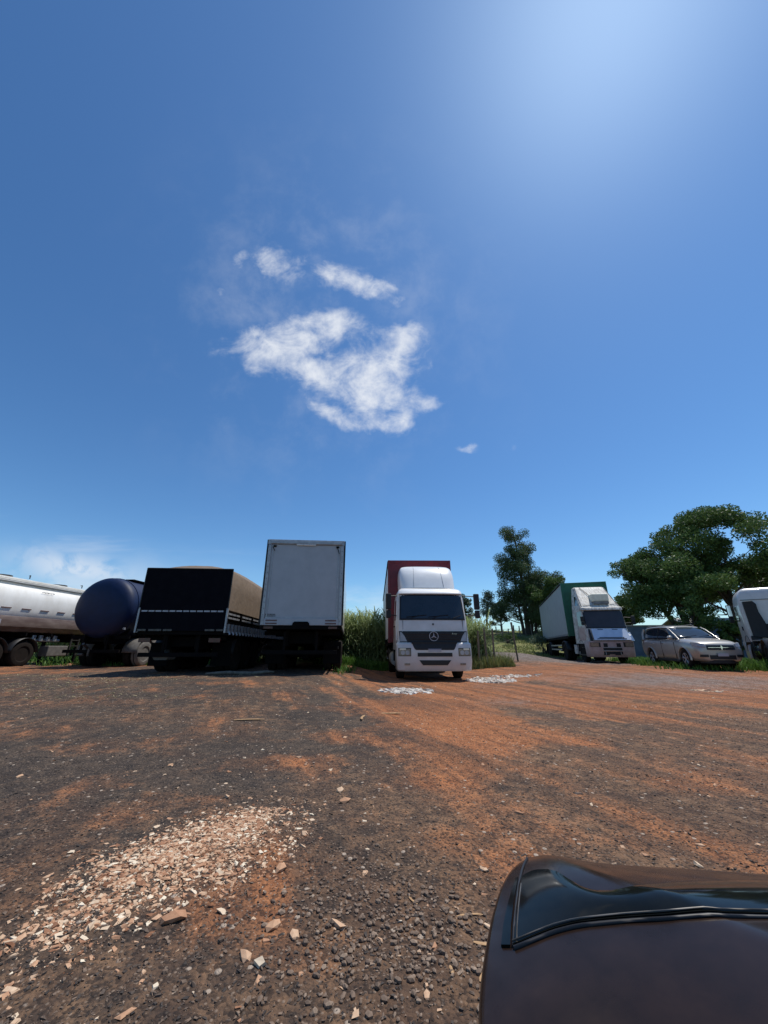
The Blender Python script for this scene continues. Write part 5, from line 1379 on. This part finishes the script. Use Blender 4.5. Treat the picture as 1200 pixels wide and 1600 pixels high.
def spreading_tree():
    x, y = 28.6, 33.0; g = gz(x, y)
    t = empty('tree', (x, y, g - .1), 0, 'very large spreading tree with layered dark foliage above the silver car', 'tree', 'trees behind the yard')
    rg = np.random.default_rng(12); segs = []; C = []; Rr = []
    H_, Wd = 13.2, 8.3
    def dome(px, py):      # height of the crown's outer surface over the base
        w2 = Wd if px < 1.6 else 12.0; q = ((px - 1.6) / w2) ** 2 + (py / 8.0) ** 2
        return H_ * max(0, 1 - q) ** .42
    stems = [((-2.2, 0, 0), (-.10, 0, 1), .36), ((-1.9, .3, 0), (.22, .1, 1), .30), ((.6, -.5, 0), (.20, 0, 1), .46), ((.5, .6, 0), (-.22, .1, 1), .30), ((-2.4, .4, 0), (-.16, 0, 1), .24), ((1.1, .2, 0), (.62, 0, 1), .30)]
    for p0, d, r0 in stems:
        pts, rad, dd = limb(p0, d, 6.0, r0, .17, rg, 8, .22, .1); segs.append((pts, rad))
        for k in range(8):
            q = np.array(pts[5 + (k % 4)]); a = rg.random() * 2 * math.pi; L1 = 2.2 + 1.8 * rg.random()
            bp, br, bd = limb(q, (dd[0] + 1.0 * math.cos(a), .8 * math.sin(a), .65 + .4 * rg.random()), L1, .13, .05, rg, 6, .35, .15); segs.append((bp, br))
            for j in range(4):
                a2 = rg.random() * 2 * math.pi; sp, sr, sd = limb(bp[-1 - (j % 3)], (bd[0] + math.cos(a2), bd[1] + math.sin(a2), .5), 1.4 + 1.2 * rg.random(), .05, .015, rg, 4, .4, .1)
                segs.append((sp, sr)); C.append(sp[-1]); Rr.append(.6 + .3 * rg.random())
    # foliage layers that follow the dome, leaving gaps below
    for k in range(330):
        px = 1.6 + (rg.random() * 2 - 1); px = 1.6 + (px - 1.6) * (Wd if px < 1.6 else 8.0) * .97; py = (rg.random() * 2 - 1) * 6.8; top = dome(px, py)
        if top < 1.5: continue
        edge = min(1, abs(px - 1.6) / Wd); z = top - .5 - (rg.random() ** 1.5) * (4.2 + 3 * edge)
        if z < 3.4 + 3.6 * (1 - edge): z = min(top, 3.4 + 3.6 * (1 - edge)) + rg.random() * 1.2
        if fbm(np.array([px * .55 + 9]), np.array([z * .75 + 3]), 2, 77)[0] < .46: continue
        C.append((px, py, z)); Rr.append(.65 + 1.0 * rg.random() ** 1.5)
    branch_mesh(segs, 'trunk', M['bark'], t)
    leaf_cloud('crown', C, Rr, 400, .11, M['leaf_big'], t, 14, .66, .5, .1)
    MB().tube([(3.3, .3, 5.5), (2.6, .2, 8.2), (2.9, .1, 11.2)], [.22, .14, .05], 7)
spreading_tree()
round_tree(22.9, 28.5, 5.4, 3.4, 'thin-stemmed young tree behind the old truck mirror', 31, 'leaf_big', 90, leaf=.10, trunk_h=.35)
round_tree(24.6, 27.2, 3.1, 3.4, 'low bushy tree directly behind the silver car roof', 32, 'leaf_big', 170, leaf=.11, trunk_h=.3)

def bush(x, y, h, wd, label, seed, m, n=900, leaf=.07):
    g = gz(x, y); rg = np.random.default_rng(seed)
    t = empty('bush', (x, y, g - .03), 0, label, 'bush', 'bushes on the rise')
    segs = []; C = []; Rr = []
    for k in range(14):
        a = rg.random() * 2 * math.pi
        bp, br, bd = limb((rg.normal() * .1, rg.normal() * .1, 0), (math.cos(a) * .6, math.sin(a) * .6, 1), h * (.6 + .4 * rg.random()), .03, .01, rg, 5, .3)
        segs.append((bp, br)); C.append((bp[-1][0] * wd / h, bp[-1][1] * wd / h, bp[-1][2] * .9)); Rr.append(h * .25 * (.7 + .5 * rg.random()))
    branch_mesh(segs, 'stem', M['bark'], t); leaf_cloud('foliage', C, Rr, n / 14, leaf, M[m], t, seed + 3, .8, .5)
bush(14.9, 36.5, 1.9, 2.4, 'greyish bush left of the far end of the green trailer', 41, 'leaf_far', 1500, .08)
bush(13.6, 43.0, 1.2, 2.2, 'low green bush at the foot of the eucalyptus', 42, 'leaf_mid', 1100)
bush(8.9, 44, 1.8, 3.0, 'low bush on the rise seen past the white truck mirror', 43, 'leaf_mid', 1400, .08)

# ------------------------------------------------------------------ grasses
def blades(name, px, py, h, wd, lean, m, seed, label, cat, seg=4, tone=None, kind='stuff', leaves=0, group=None):
    rg = np.random.default_rng(seed); n = len(px); pz = G(px, py) - .02
    a = rg.random(n) * 2 * math.pi; dx, dy = np.cos(a), np.sin(a)
    b = rg.random(n) * 2 * math.pi; sx, sy = np.cos(b), np.sin(b)
    k = np.arange(seg + 1) / seg
    L = lean * h * (.4 + rg.random(n))
    cx = px[:, None] + dx[:, None] * L[:, None] * k ** 2; cy = py[:, None] + dy[:, None] * L[:, None] * k ** 2
    cz = pz[:, None] + h[:, None] * (k - .18 * k ** 3 * (L / h)[:, None])
    wv = wd[:, None] * (1 - k ** 2 * .95) * .5
    v = np.empty((n, seg + 1, 2, 3)); v[..., 0, 0] = cx - sx[:, None] * wv; v[..., 0, 1] = cy - sy[:, None] * wv; v[..., 1, 0] = cx + sx[:, None] * wv; v[..., 1, 1] = cy + sy[:, None] * wv; v[..., 2] = cz[..., None]
    base = (np.arange(n) * (seg + 1) * 2)[:, None] + (np.arange(seg) * 2)[None, :]
    idx = np.stack([base, base + 1, base + 3, base + 2], -1).reshape(-1, 4)
    tn = np.repeat(np.clip((rg.random(n) if tone is None else tone), 0, 1), (seg + 1) * 2)
    o = rawmesh(name, v.reshape(-1, 3), len(idx), 4, tn, m, idx=idx)
    return tag(o, label, cat, group, kind)

def cane(name, x0, x1, y0, y1, n, hm, seed, label):
    """tall cane: each cane a stalk with several arching leaves, all merged"""
    rg = np.random.default_rng(seed); P = []
    sx = x0 + (x1 - x0) * rg.random(n); sy = y0 + (y1 - y0) * rg.random(n)
    hh = hm * (.62 + .42 * rg.random(n)) * (.80 + .40 * fbm(sx * 1.1, sy * 1.1, 2, seed))
    hs, xs, ys, zs, tn = [hh], [sx], [sy], [np.zeros(n)], [rg.random(n) * .5 + .2]
    V_, I_, T_ = [], [], []; cnt = 0
    g = G(sx, sy)
    la = rg.random(n) * 6.28; ll = .10 * hh
    for j in range(9):
        f = .12 + .86 * (j + rg.random(n) * .6) / 9.2
        bx = sx + np.cos(la) * ll * f ** 2; by = sy + np.sin(la) * ll * f ** 2; bz = g + hh * f
        a = rg.random(n) * 6.28; L = (.45 + .55 * rg.random(n)) * (1.1 - .35 * f); up = .55 + .75 * f + .3 * rg.random(n)
        k = np.linspace(0, 1, 5)
        cx = bx[:, None] + np.cos(a)[:, None] * L[:, None] * k; cy = by[:, None] + np.sin(a)[:, None] * L[:, None] * k
        cz = bz[:, None] + L[:, None] * (up[:, None] * k - 1.05 * k ** 2.2 * (1.25 - .6 * f[:, None]))
        wv = .021 * np.sin(np.pi * (.15 + .85 * k) ** .8)[None, :] * (.8 + .5 * rg.random(n))[:, None] + .002
        ox = -np.sin(a)[:, None] * wv; oy = np.cos(a)[:, None] * wv
        v = np.empty((n, 5, 2, 3)); v[..., 0, 0] = cx - ox; v[..., 0, 1] = cy - oy; v[..., 1, 0] = cx + ox; v[..., 1, 1] = cy + oy; v[..., 2] = cz[..., None]
        base = cnt + (np.arange(n) * 10)[:, None] + (np.arange(4) * 2)[None, :]
        I_.append(np.stack([base, base + 1, base + 3, base + 2], -1).reshape(-1, 4)); V_.append(v.reshape(-1, 3)); cnt += n * 10
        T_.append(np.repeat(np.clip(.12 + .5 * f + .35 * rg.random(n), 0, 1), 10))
    # stalks: thin crossed strips
    for q in range(2):
        k = np.linspace(0, 1, 6); wv = .012 * (1 - .7 * k)
        cx = sx[:, None] + np.cos(la)[:, None] * ll[:, None] * k ** 2; cy = sy[:, None] + np.sin(la)[:, None] * ll[:, None] * k ** 2; cz = g[:, None] + hh[:, None] * k
        ox, oy = (wv, 0) if q == 0 else (0, wv)
        v = np.empty((n, 6, 2, 3)); v[..., 0, 0] = cx - ox; v[..., 0, 1] = cy - oy; v[..., 1, 0] = cx + ox; v[..., 1, 1] = cy + oy; v[..., 2] = cz[..., None]
        base = cnt + (np.arange(n) * 12)[:, None] + (np.arange(5) * 2)[None, :]
        I_.append(np.stack([base, base + 1, base + 3, base + 2], -1).reshape(-1, 4)); V_.append(v.reshape(-1, 3)); cnt += n * 12
        T_.append(np.repeat(.45 + .4 * rg.random(n), 12))
    idx = np.concatenate(I_)
    return tag(rawmesh(name, np.concatenate(V_), len(idx), 4, np.concatenate(T_), M['cane'], idx=idx), label, 'tall grass', None, 'stuff')
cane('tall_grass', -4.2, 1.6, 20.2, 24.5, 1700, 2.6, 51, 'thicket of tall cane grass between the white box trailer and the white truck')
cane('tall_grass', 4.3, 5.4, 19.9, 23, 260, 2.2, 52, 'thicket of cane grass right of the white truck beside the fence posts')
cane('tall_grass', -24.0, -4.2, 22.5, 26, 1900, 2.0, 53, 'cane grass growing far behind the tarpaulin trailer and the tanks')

def scatter(n, f, x0, x1, y0, y1, seed):
    rg = np.random.default_rng(seed); x = x0 + (x1 - x0) * rg.random(n * 3); y = y0 + (y1 - y0) * rg.random(n * 3)
    k = rg.random(n * 3) < f(x, y); return x[k][:n], y[k][:n], rg
x, y, rg = scatter(9000, lambda x, y: .25 + .9 * fbm(x * 1.2, y * 1.2, 2, 4) - .4, -3.2, .4, 18.3, 20.6, 61)
blades('weeds', x, y, (.12 + .38 * rg.random(len(x)) ** 2), .025 + .02 * rg.random(len(x)), .45, M['weed'], 62, 'fresh green weeds along the foot of the tall cane grass', 'weeds')
x, y, rg = scatter(700, lambda x, y: np.exp(-(((x + 1.55) / .28) ** 2 + ((y - 15.2) / 1.4) ** 2)), -2.5, -.9, 12, 18.5, 63)
blades('weeds', x, y, .08 + .22 * rg.random(len(x)), .02 + .02 * rg.random(len(x)), .5, M['weed'], 64, 'small strip of weeds at the right side of the white box trailer', 'weeds')
x, y, rg = scatter(5200, lambda x, y: .2 + fbm(x * 1.1, y * 1.1, 2, 6) - .38, 4.1, 6.2, 18.8, 21.5, 65)
blades('weeds', x, y, .10 + .6 * rg.random(len(x)) ** 2.5, .02 + .02 * rg.random(len(x)), .4, M['grassb'], 66, 'pale green scrub at the foot of the fence right of the white truck', 'weeds')
x, y, rg = scatter(6500, lambda x, y: S(fbm(x * .7, y * .7, 3, 8), .47, .66) , -22, -6.5, 17.2, 23, 67)
blades('weeds', x, y, .08 + .3 * rg.random(len(x)) ** 2, .03 + .02 * rg.random(len(x)), .6, M['weed'], 68, 'green weeds seen under the tankers at the left', 'weeds')
def fc(x, y):
    # a band of grass round the silver car, tallest at its nose
    e = np.exp(-(((x - 14.6) / 1.0) ** 2 + ((y - 15.3) / .55) ** 2)) + .8 * np.exp(-(((x - 13.0) / 1.6) ** 2 + ((y - 16.0) / .6) ** 2)) + .9 * S(x - .32 * (y - 17), 11.2, 12) * S(y, 17.0, 18)
    return np.clip(e, 0, 1) * (.35 + .65 * fbm(x * 1.7, y * 1.7, 2, 12))
x, y, rg = scatter(15000, fc, 10.8, 20.5, 14.4, 25, 69)
blades('grass', x, y, .10 + .26 * rg.random(len(x)) ** 1.5 + .22 * np.exp(-(((x - 14.7) / .9) ** 2 + ((y - 15.2) / .6) ** 2)), .022 + .02 * rg.random(len(x)), .45, M['weed'], 70, 'long green grass round the silver car', 'grass')
x, y, rg = scatter(30000, lambda x, y: S(fbm(x * .35, y * .35, 3, 14), .35, .6) * S(y, 31, 35), 2, 30, 31, 56, 71)
blades('grass', x, y, .06 + .22 * rg.random(len(x)) ** 2, .05 + .04 * rg.random(len(x)), .5, M['grassb'], 72, 'yellow-green meadow grass on the rise behind the yard', 'grass', seg=2)
x, y, rg = scatter(2400, lambda x, y: S(fbm(x * .9, y * 1.6, 3, 19), .45, .62) * S(-x, 2.8, 5), -12, -1.5, 7.4, 11.8, 73)
o = blades('dry_straw', x, y, .015 + .05 * rg.random(len(x)), .02 + .02 * rg.random(len(x)), 2.2, M['strawb'], 74, 'thin dry straw and grass stubble on the dark gravel before the trailers', 'straw', seg=3)

# ------------------------------------------------------------------ fence and buildings
def fence():
    t = empty('fence', (0, 0, 0), 0, 'old wire fence with leaning wooden posts across the gravel entrance', 'fence')
    posts = [(4.6, 19.2, 1.7, .03), (5.0, 19.3, 1.8, -.03), (5.35, 19.25, 1.75, .02), (6.95, 20.6, 1.95, -.16)]
    tops = []
    for i, (px, py, h, ln) in enumerate(posts):
        g = gz(px, py)
        pts = [(px, py, g - .1), (px + ln * .5, py, g + h * .5), (px + ln + .01, py, g + h)]
        MB().tube(pts, [.055, .048, .04] if i < 3 else [.045, .045, .055], 8).build('post', M['wood'], t, smooth=40)
    for f in (.35, .6, .85):
        pts = []
        for (px, py, h, ln) in posts: g = gz(px, py); pts.append((px + ln * f, py - .05, g + h * f))
        q = []
        for a, b in zip(pts[:-1], pts[1:]):
            for k in range(6): s = k / 6; q.append((a[0] + (b[0] - a[0]) * s, a[1] + (b[1] - a[1]) * s, a[2] + (b[2] - a[2]) * s - .06 * math.sin(math.pi * s)))
        q.append(pts[-1]); MB().tube(q, .008, 5).build('wire', M['wire'], t)
fence()
def fence2():
    t = empty('fence', (0, 0, 0), 0, 'row of short dark posts on the rise left of the eucalyptus trunk', 'fence')
    for k in range(7):
        px = 13.6 + k * .75; py = 47 + .1 * k; g = gz(px, py); h = 1.15 + .25 * math.sin(k * 2.3)
        MB().tube([(px, py, g - .1), (px + .05 * math.sin(k), py, g + h)], .07, 7).build('post', M['wood'], t, smooth=40)
    MB().tube([(13.6 + k * .75, 46.93 + .1 * k, gz(13.6 + k * .75, 47 + .1 * k) + .85) for k in range(7)], .015, 5).build('wire', M['wire'], t)
fence2()

def buildings():
    # blue wall behind the cars
    g = gz(24, 31)
    t = empty('wall', (23.0, 31.0, g), -8, 'faded blue boundary wall behind the silver car and the spreading tree', 'wall')
    w_ = MB()
    w_.box(-3.5, 9.5, 0, .2, -.2, 2.35).build('wall_panel', M['bluewall'], t)
    for k in range(6): Bx('pillar', M['bluewall'], t, -3.5 + k * 2.5, -3.25 + k * 2.5, -.07, -.003, -.2, 2.42, bevel=.01)
    Bx('coping', M['plaster'], t, -3.55, 9.55, -.09, .28, 2.352, 2.44, bevel=.01)
    # low house with a pale roof
    g = gz(29.5, 33)
    h = empty('house', (33.0, 35.0, g), -6, 'low house with a pale sheet roof half hidden behind the spreading tree trunks', 'house')
    m = MB().box(-4.5, 6, 0, 5, -.2, 2.35).build('wall', M['plaster'], h)
    rf = MB().prism([(-.75, 2.30), (2.6, 3.35), (5.8, 2.30), (5.8, 2.38), (2.6, 3.45), (-.75, 2.38)], 0, -4.9, 6.4).build('roof', M['rooftile'], h)
    rb = MB()
    for x in (-3.3, -.8, 3.5):
        f = MB().box(x, x + 1.1, -.03, .05, .9, 1.9).build('window', M['white'], h)
        Bx('pane', M['glass'], f, x + .06, x + 1.04, -.045, -.031, .96, 1.84)
    d = MB().box(1.2, 2.1, -.03, .04, -.1, 2.0).build('door', M['wood'], h)
    Bx('handle', M['alu'], d, 1.95, 2.02, -.08, -.031, .95, 1.05)
buildings()

# ------------------------------------------------------------------ stones and debris
_ico = None
def shard():
    # an eight-cornered chip with flat faces
    V0 = np.array([(x, y, z) for z in (-1, 1) for y in (-1, 1) for x in (-1, 1)], float) * .78
    V0[4:, :2] *= .8
    F0 = np.array([(0, 2, 3), (0, 3, 1), (4, 5, 7), (4, 7, 6), (0, 1, 5), (0, 5, 4), (2, 6, 7), (2, 7, 3), (0, 4, 6), (0, 6, 2), (1, 3, 7), (1, 7, 5)])
    return V0, F0
def ico():
    global _ico
    if _ico is None:
        bm = bmesh.new(); bmesh.ops.create_icosphere(bm, subdivisions=1, radius=1); bm.verts.ensure_lookup_table()
        _ico = (np.array([v.co[:] for v in bm.verts]), np.array([[v.index for v in f.verts] for f in bm.faces])); bm.free()
    return _ico
def stonemat(name, cols, rough=.85):
    m = bpy.data.materials.new(name); m.use_nodes = True; t = m.node_tree; p = t.nodes['Principled BSDF']; p.inputs['Roughness'].default_value = rough; p.inputs['Specular IOR Level'].default_value = .25
    at = t.nodes.new('ShaderNodeAttribute'); at.attribute_name = 'tone'
    cr = t.nodes.new('ShaderNodeValToRGB'); cr.color_ramp.interpolation = 'LINEAR'
    els = cr.color_ramp.elements
    for i, c in enumerate(cols):
        e = els[i] if i < 2 else els.new(.5)
    for i, c in enumerate(cols): els[i].position = i / (len(cols) - 1)
    for i, c in enumerate(cols): els[i].color = (*c, 1)
    n = t.nodes.new('ShaderNodeTexNoise'); n.inputs['Scale'].default_value = 90; n.inputs['Detail'].default_value = 4
    tc = t.nodes.new('ShaderNodeTexCoord'); t.links.new(tc.outputs['Object'], n.inputs['Vector'])
    X.T = t; f = X(at.outputs['Fac']) + (X(n.outputs['Fac']) - .5) * .35
    t.links.new(f.k, cr.inputs[0]); t.links.new(cr.outputs[0], p.inputs['Base Color'])
    return m
M['pebbles'] = stonemat('mixed_gravel_stones', [(.035, .030, .028), (.075, .06, .05), (.13, .092, .068), (.20, .14, .10), (.34, .25, .18)])
M['rubble'] = stonemat('pale_rubble', [(.16, .07, .035), (.36, .18, .10), (.50, .29, .17), (.58, .41, .27), (.74, .63, .47)])
M['whiterubble'] = stonemat('white_rubble', [(.22, .12, .08), (.44, .36, .29), (.56, .50, .43), (.70, .65, .58)])
def stones(name, x, y, size, tone, m, seed, flat=(.35, .8), jag=.25, elong=.5, sink=.25, chip=True):
    rg = np.random.default_rng(seed); V0, F0 = shard() if chip else ico(); n = len(x)
    s = np.stack([size * (1 + elong * rg.random(n)), size * (1 - .35 * rg.random(n)), size * (flat[0] + (flat[1] - flat[0]) * rg.random(n))], -1)
    v = (V0[None] + (.9 if chip else 0) * jag * rg.normal(size=(n, len(V0), 3)) + V0[None] * jag * (.5 if chip else 1) * rg.normal(size=(n, len(V0), 1))) * s[:, None, :]
    a = rg.random(n) * 6.28; ti = rg.normal(size=n) * .22
    # tilt round x then turn round z
    y_, z_ = v[..., 1] * np.cos(ti)[:, None] - v[..., 2] * np.sin(ti)[:, None], v[..., 1] * np.sin(ti)[:, None] + v[..., 2] * np.cos(ti)[:, None]
    x_ = v[..., 0]; c, s_ = np.cos(a)[:, None], np.sin(a)[:, None]
    v = np.stack([x_ * c - y_ * s_ + x[:, None], x_ * s_ + y_ * c + y[:, None], z_ + (G(x, y) + s[:, 2] * (1 - sink * 2))[:, None]], -1)
    idx = (F0[None] + (np.arange(n) * len(V0))[:, None, None]).reshape(-1, 3)
    return rawmesh(name, v.reshape(-1, 3), len(idx), 3, np.repeat(tone, len(V0)), m, idx=idx)

rg = np.random.default_rng(81)
# gravel: density falls away from the camera
n = 95000
yy = 1.0 + 7.5 * rg.random(n) ** 2.0; xx = (rg.random(n) * 2 - 1) * (1.15 * yy + .4)
dens = .25 + 1.0 * fbm(xx * 1.3, yy * 1.3, 3, 91); k = rg.random(n) < dens
k &= ~((xx > .02) & (yy < .95)); xx, yy = xx[k], yy[k]
tn = np.clip(rg.beta(1.5, 2.0, len(xx)) , 0, 1)
sz = .0018 + .0055 * rg.random(len(xx)) ** 4
tag(stones('gravel', xx, yy, sz, tn, M['pebbles'], 82, (.3, .65), .33, .8), 'loose dark and brown gravel over the yard in the foreground', 'gravel', None, 'stuff')
# rounded pebbles patch in the near middle
n = 900
xx = .0 + .24 * rg.normal(size=n); yy = 1.93 + .22 * rg.normal(size=n); k = yy > 1.35; xx, yy = xx[k], yy[k]
tag(stones('pebbles', xx, yy,   .004 + .009 * rg.random(len(xx)) ** 2, np.clip(.5 + .45 * rg.random(len(xx)), 0, 1), M['pebbles'], 83, (.55, .85), .07, chip=False), 'patch of rounded brown pebbles in the near foreground', 'pebbles', None, 'stuff')
# pale rubble spread, lower left: an oblique band
n = 30000
u_ = rg.random(n) * 2 - 1; v_ = rg.normal(size=n) * .42
cx = -.99 + .42 * u_; cy = 2.46 + .50 * u_ + .52 * v_ * (1 - .35 * np.abs(u_)) ; cx = cx + .10 * rg.normal(size=n) - .12 * v_
k = rg.random(n) < np.clip(1.9 * fbm(cx * 3.2, cy * 3.2, 3, 92) - .35, 0, 1) * np.exp(-np.maximum(0, np.abs(u_) - .6) * 3.2)
xx, yy = cx[k], cy[k]
sz = .0020 + .0125 * rg.random(len(xx)) ** 4.5
tag(stones('rubble', xx, yy, sz, np.clip(rg.normal(.52, .28, len(xx)), 0, 1), M['rubble'], 84, (.18, .42), .30, .7, sink=.42), 'spread of pale broken brick and plaster rubble at the lower left', 'rubble', None, 'stuff')
# loose pale chips round the rubble and over the whole yard
n = 520
yy = 1.5 + 11 * rg.random(n) ** 1.6; xx = (rg.random(n) * 2 - 1) * yy * .95; k = ~((xx > .02) & (yy < 1.0)); xx, yy = xx[k], yy[k]
tag(stones('stone_chips', xx, yy, .006 + .016 * rg.random(len(xx)) ** 3, np.clip(rg.normal(.6, .2, len(xx)), 0, 1), M['rubble'], 85, (.2, .45), .28, .8), 'scattered small pale chips over the whole yard', 'stone chips', None, 'stuff')
# the two white debris patches by the white truck
def debris(cx, cy, rx, ry, n, seed, label, m='whiterubble'):
    rg = np.random.default_rng(seed); a = rg.random(n) * 6.28; r = rg.random(n) ** .6
    x = cx + rx * r * np.cos(a); y = cy + ry * r * np.sin(a); k = rg.random(n) < (.3 + 1.1 * fbm(x * 3, y * 3, 2, seed)); x, y = x[k], y[k]
    tag(stones('broken_plaster', x, y, .010 + .055 * rg.random(len(x)) ** 2.8, np.clip(rg.normal(.7, .2, len(x)), 0, 1), M[m], seed + 1, (.15, .4), .25, .9), label, 'rubble', None, 'stuff')
debris(.55, 10.15, .68, .62, 620, 101, 'white broken plaster on the red soil in front of the white truck')
debris(3.5, 13.3, .8, 1.0, 950, 103, 'larger white rubble spread right of the white truck')
debris(4.75, 14.6, .95, .55, 320, 105, 'thin trail of white rubble beyond the larger spread')
debris(8.1, 10.3, .42, .25, 60, 107, 'small beige patch of crushed stone far right on the yard', 'rubble')

def single_stone(x, y, s, tone, label, cat='stone', seed=1, m='rubble'):
    tone = tone * .75; rg = np.random.default_rng(seed); bm = bmesh.new(); bmesh.ops.create_icosphere(bm, subdivisions=1, radius=1)
    a = rg.random() * 6
    for v in bm.verts:
        k = 1 + .38 * (fbm(np.array([v.co.x * 1.6 + seed]), np.array([v.co.y * 1.6 + v.co.z]), 3, seed)[0] - .5) * 3
        v.co = Vector((v.co.x * s * 1.3 * k, v.co.y * s * .8 * k, v.co.z * s * .42 * k)); v.co.rotate(Matrix.Rotation(a, 3, 'Z'))
    me = bpy.data.meshes.new('stone'); bm.to_mesh(me); bm.free(); me.materials.append(M[m])
    at = me.attributes.new('tone', 'FLOAT', 'POINT'); at.data.foreach_set('value', np.full(len(me.vertices), tone, np.float32))
    o = link('stone', me, None, (x, y, gz(x, y) + s * .2)); tag(o, label, cat, 'larger loose stones')
single_stone(-.335, 3.42, .042, .95, 'pale angular stone alone in the middle foreground, topmost of the loose ones', seed=2)
single_stone(-.285, 3.22, .045, .55, 'pinkish flat stone just below the pale angular one', seed=3)
single_stone(-.52, 2.36, .034, .62, 'pinkish wedge stone right of the rubble spread', seed=5)
single_stone(-.44, 1.95, .030, .7, 'long buff stone left of the rounded pebbles', seed=7)
single_stone(-.35, 1.90, .026, .85, 'pale oval stone beside the rounded pebbles', seed=8)
single_stone(-.50, 1.80, .024, .8, 'small cream stone at the left of the pebble patch', seed=9)
single_stone(.50, 2.35, .022, .9, 'cream stone just left of the dark car corner', seed=10)
single_stone(-.86, 1.98, .04, .45, 'brown lump at the lower edge of the rubble spread', seed=11)
single_stone(.135, 1.62, .014, .8, 'tiny cream pebble close to the camera beside the dark car', seed=12)

def splinter(x, y, L, r, ang, label, n=2, seed=1):
    rr = random.Random(seed); t = None; b = MB(); z = gz(x, y)
    pts = []; a = R(ang); off = rr.uniform(-.1, .1) * L
    for k in range(5):
        s = k / 4 - .5; pts.append((s * L * math.cos(a) - off * (s * s * 4 - 1) * math.sin(a), s * L * math.sin(a) + off * (s * s * 4 - 1) * math.cos(a), 0))
    b.tube(pts, [r * .5, r, r * .9, r, r * .3], 6)
    for v in range(len(b.v)): b.v[v] = (b.v[v][0], b.v[v][1], b.v[v][2] * .5)
    o = b.build('wood_splinter', M['splinter'], None, smooth=50, loc=(x, y, z + r * .6)); tag(o, label, 'wood splinter', 'wood splinters on the gravel')
splinter(.36, 2.02, .12, .005, 5, 'thin wood splinter lying level left of the dark car', seed=1)
splinter(.375, 1.86, .075, .008, -8, 'thick orange wood splinter touching the dark car corner', seed=2)
splinter(.405, 1.83, .07, .004, -50, 'short thin splinter crossing the thick orange one', seed=3)
splinter(.33, 1.70, .05, .005, 60, 'small curved splinter below the thick orange one', seed=4)
splinter(.23, 1.72, .04, .006, 95, 'stubby splinter standing across among the pebbles', seed=5)
splinter(.13, 2.13, .06, .005, -55, 'short splinter near the middle right of the pebbles', seed=6)
splinter(-1.9, 5.9, .42, .018, 8, 'long pale stick on the dark gravel at the left', seed=7)
splinter(-.32, 6.45, .35, .02, 85, 'short pale stick lying towards the camera in the middle distance', seed=8)
splinter(.1, 6.9, .45, .022, 5, 'reddish wood piece on the gravel in the middle distance', seed=9)
# curved branch lying in the shade below the tarpaulin trailer
b = MB(); pts = []
for k in range(9):
    s = k / 8; px = -4.9 + 1.55 * s; py = 11.05 + 1.5 * s + .3 * math.sin(s * 5); pts.append((px, py, gz(px, py) + .05 + .02 * math.sin(k)))
b.tube(pts, [.02, .045, .05, .05, .055, .05, .05, .04, .02], 8)
tag(b.build('branch', M['wood'], None, smooth=50), 'crooked grey branch lying on the ground under the tarpaulin trailer', 'branch')
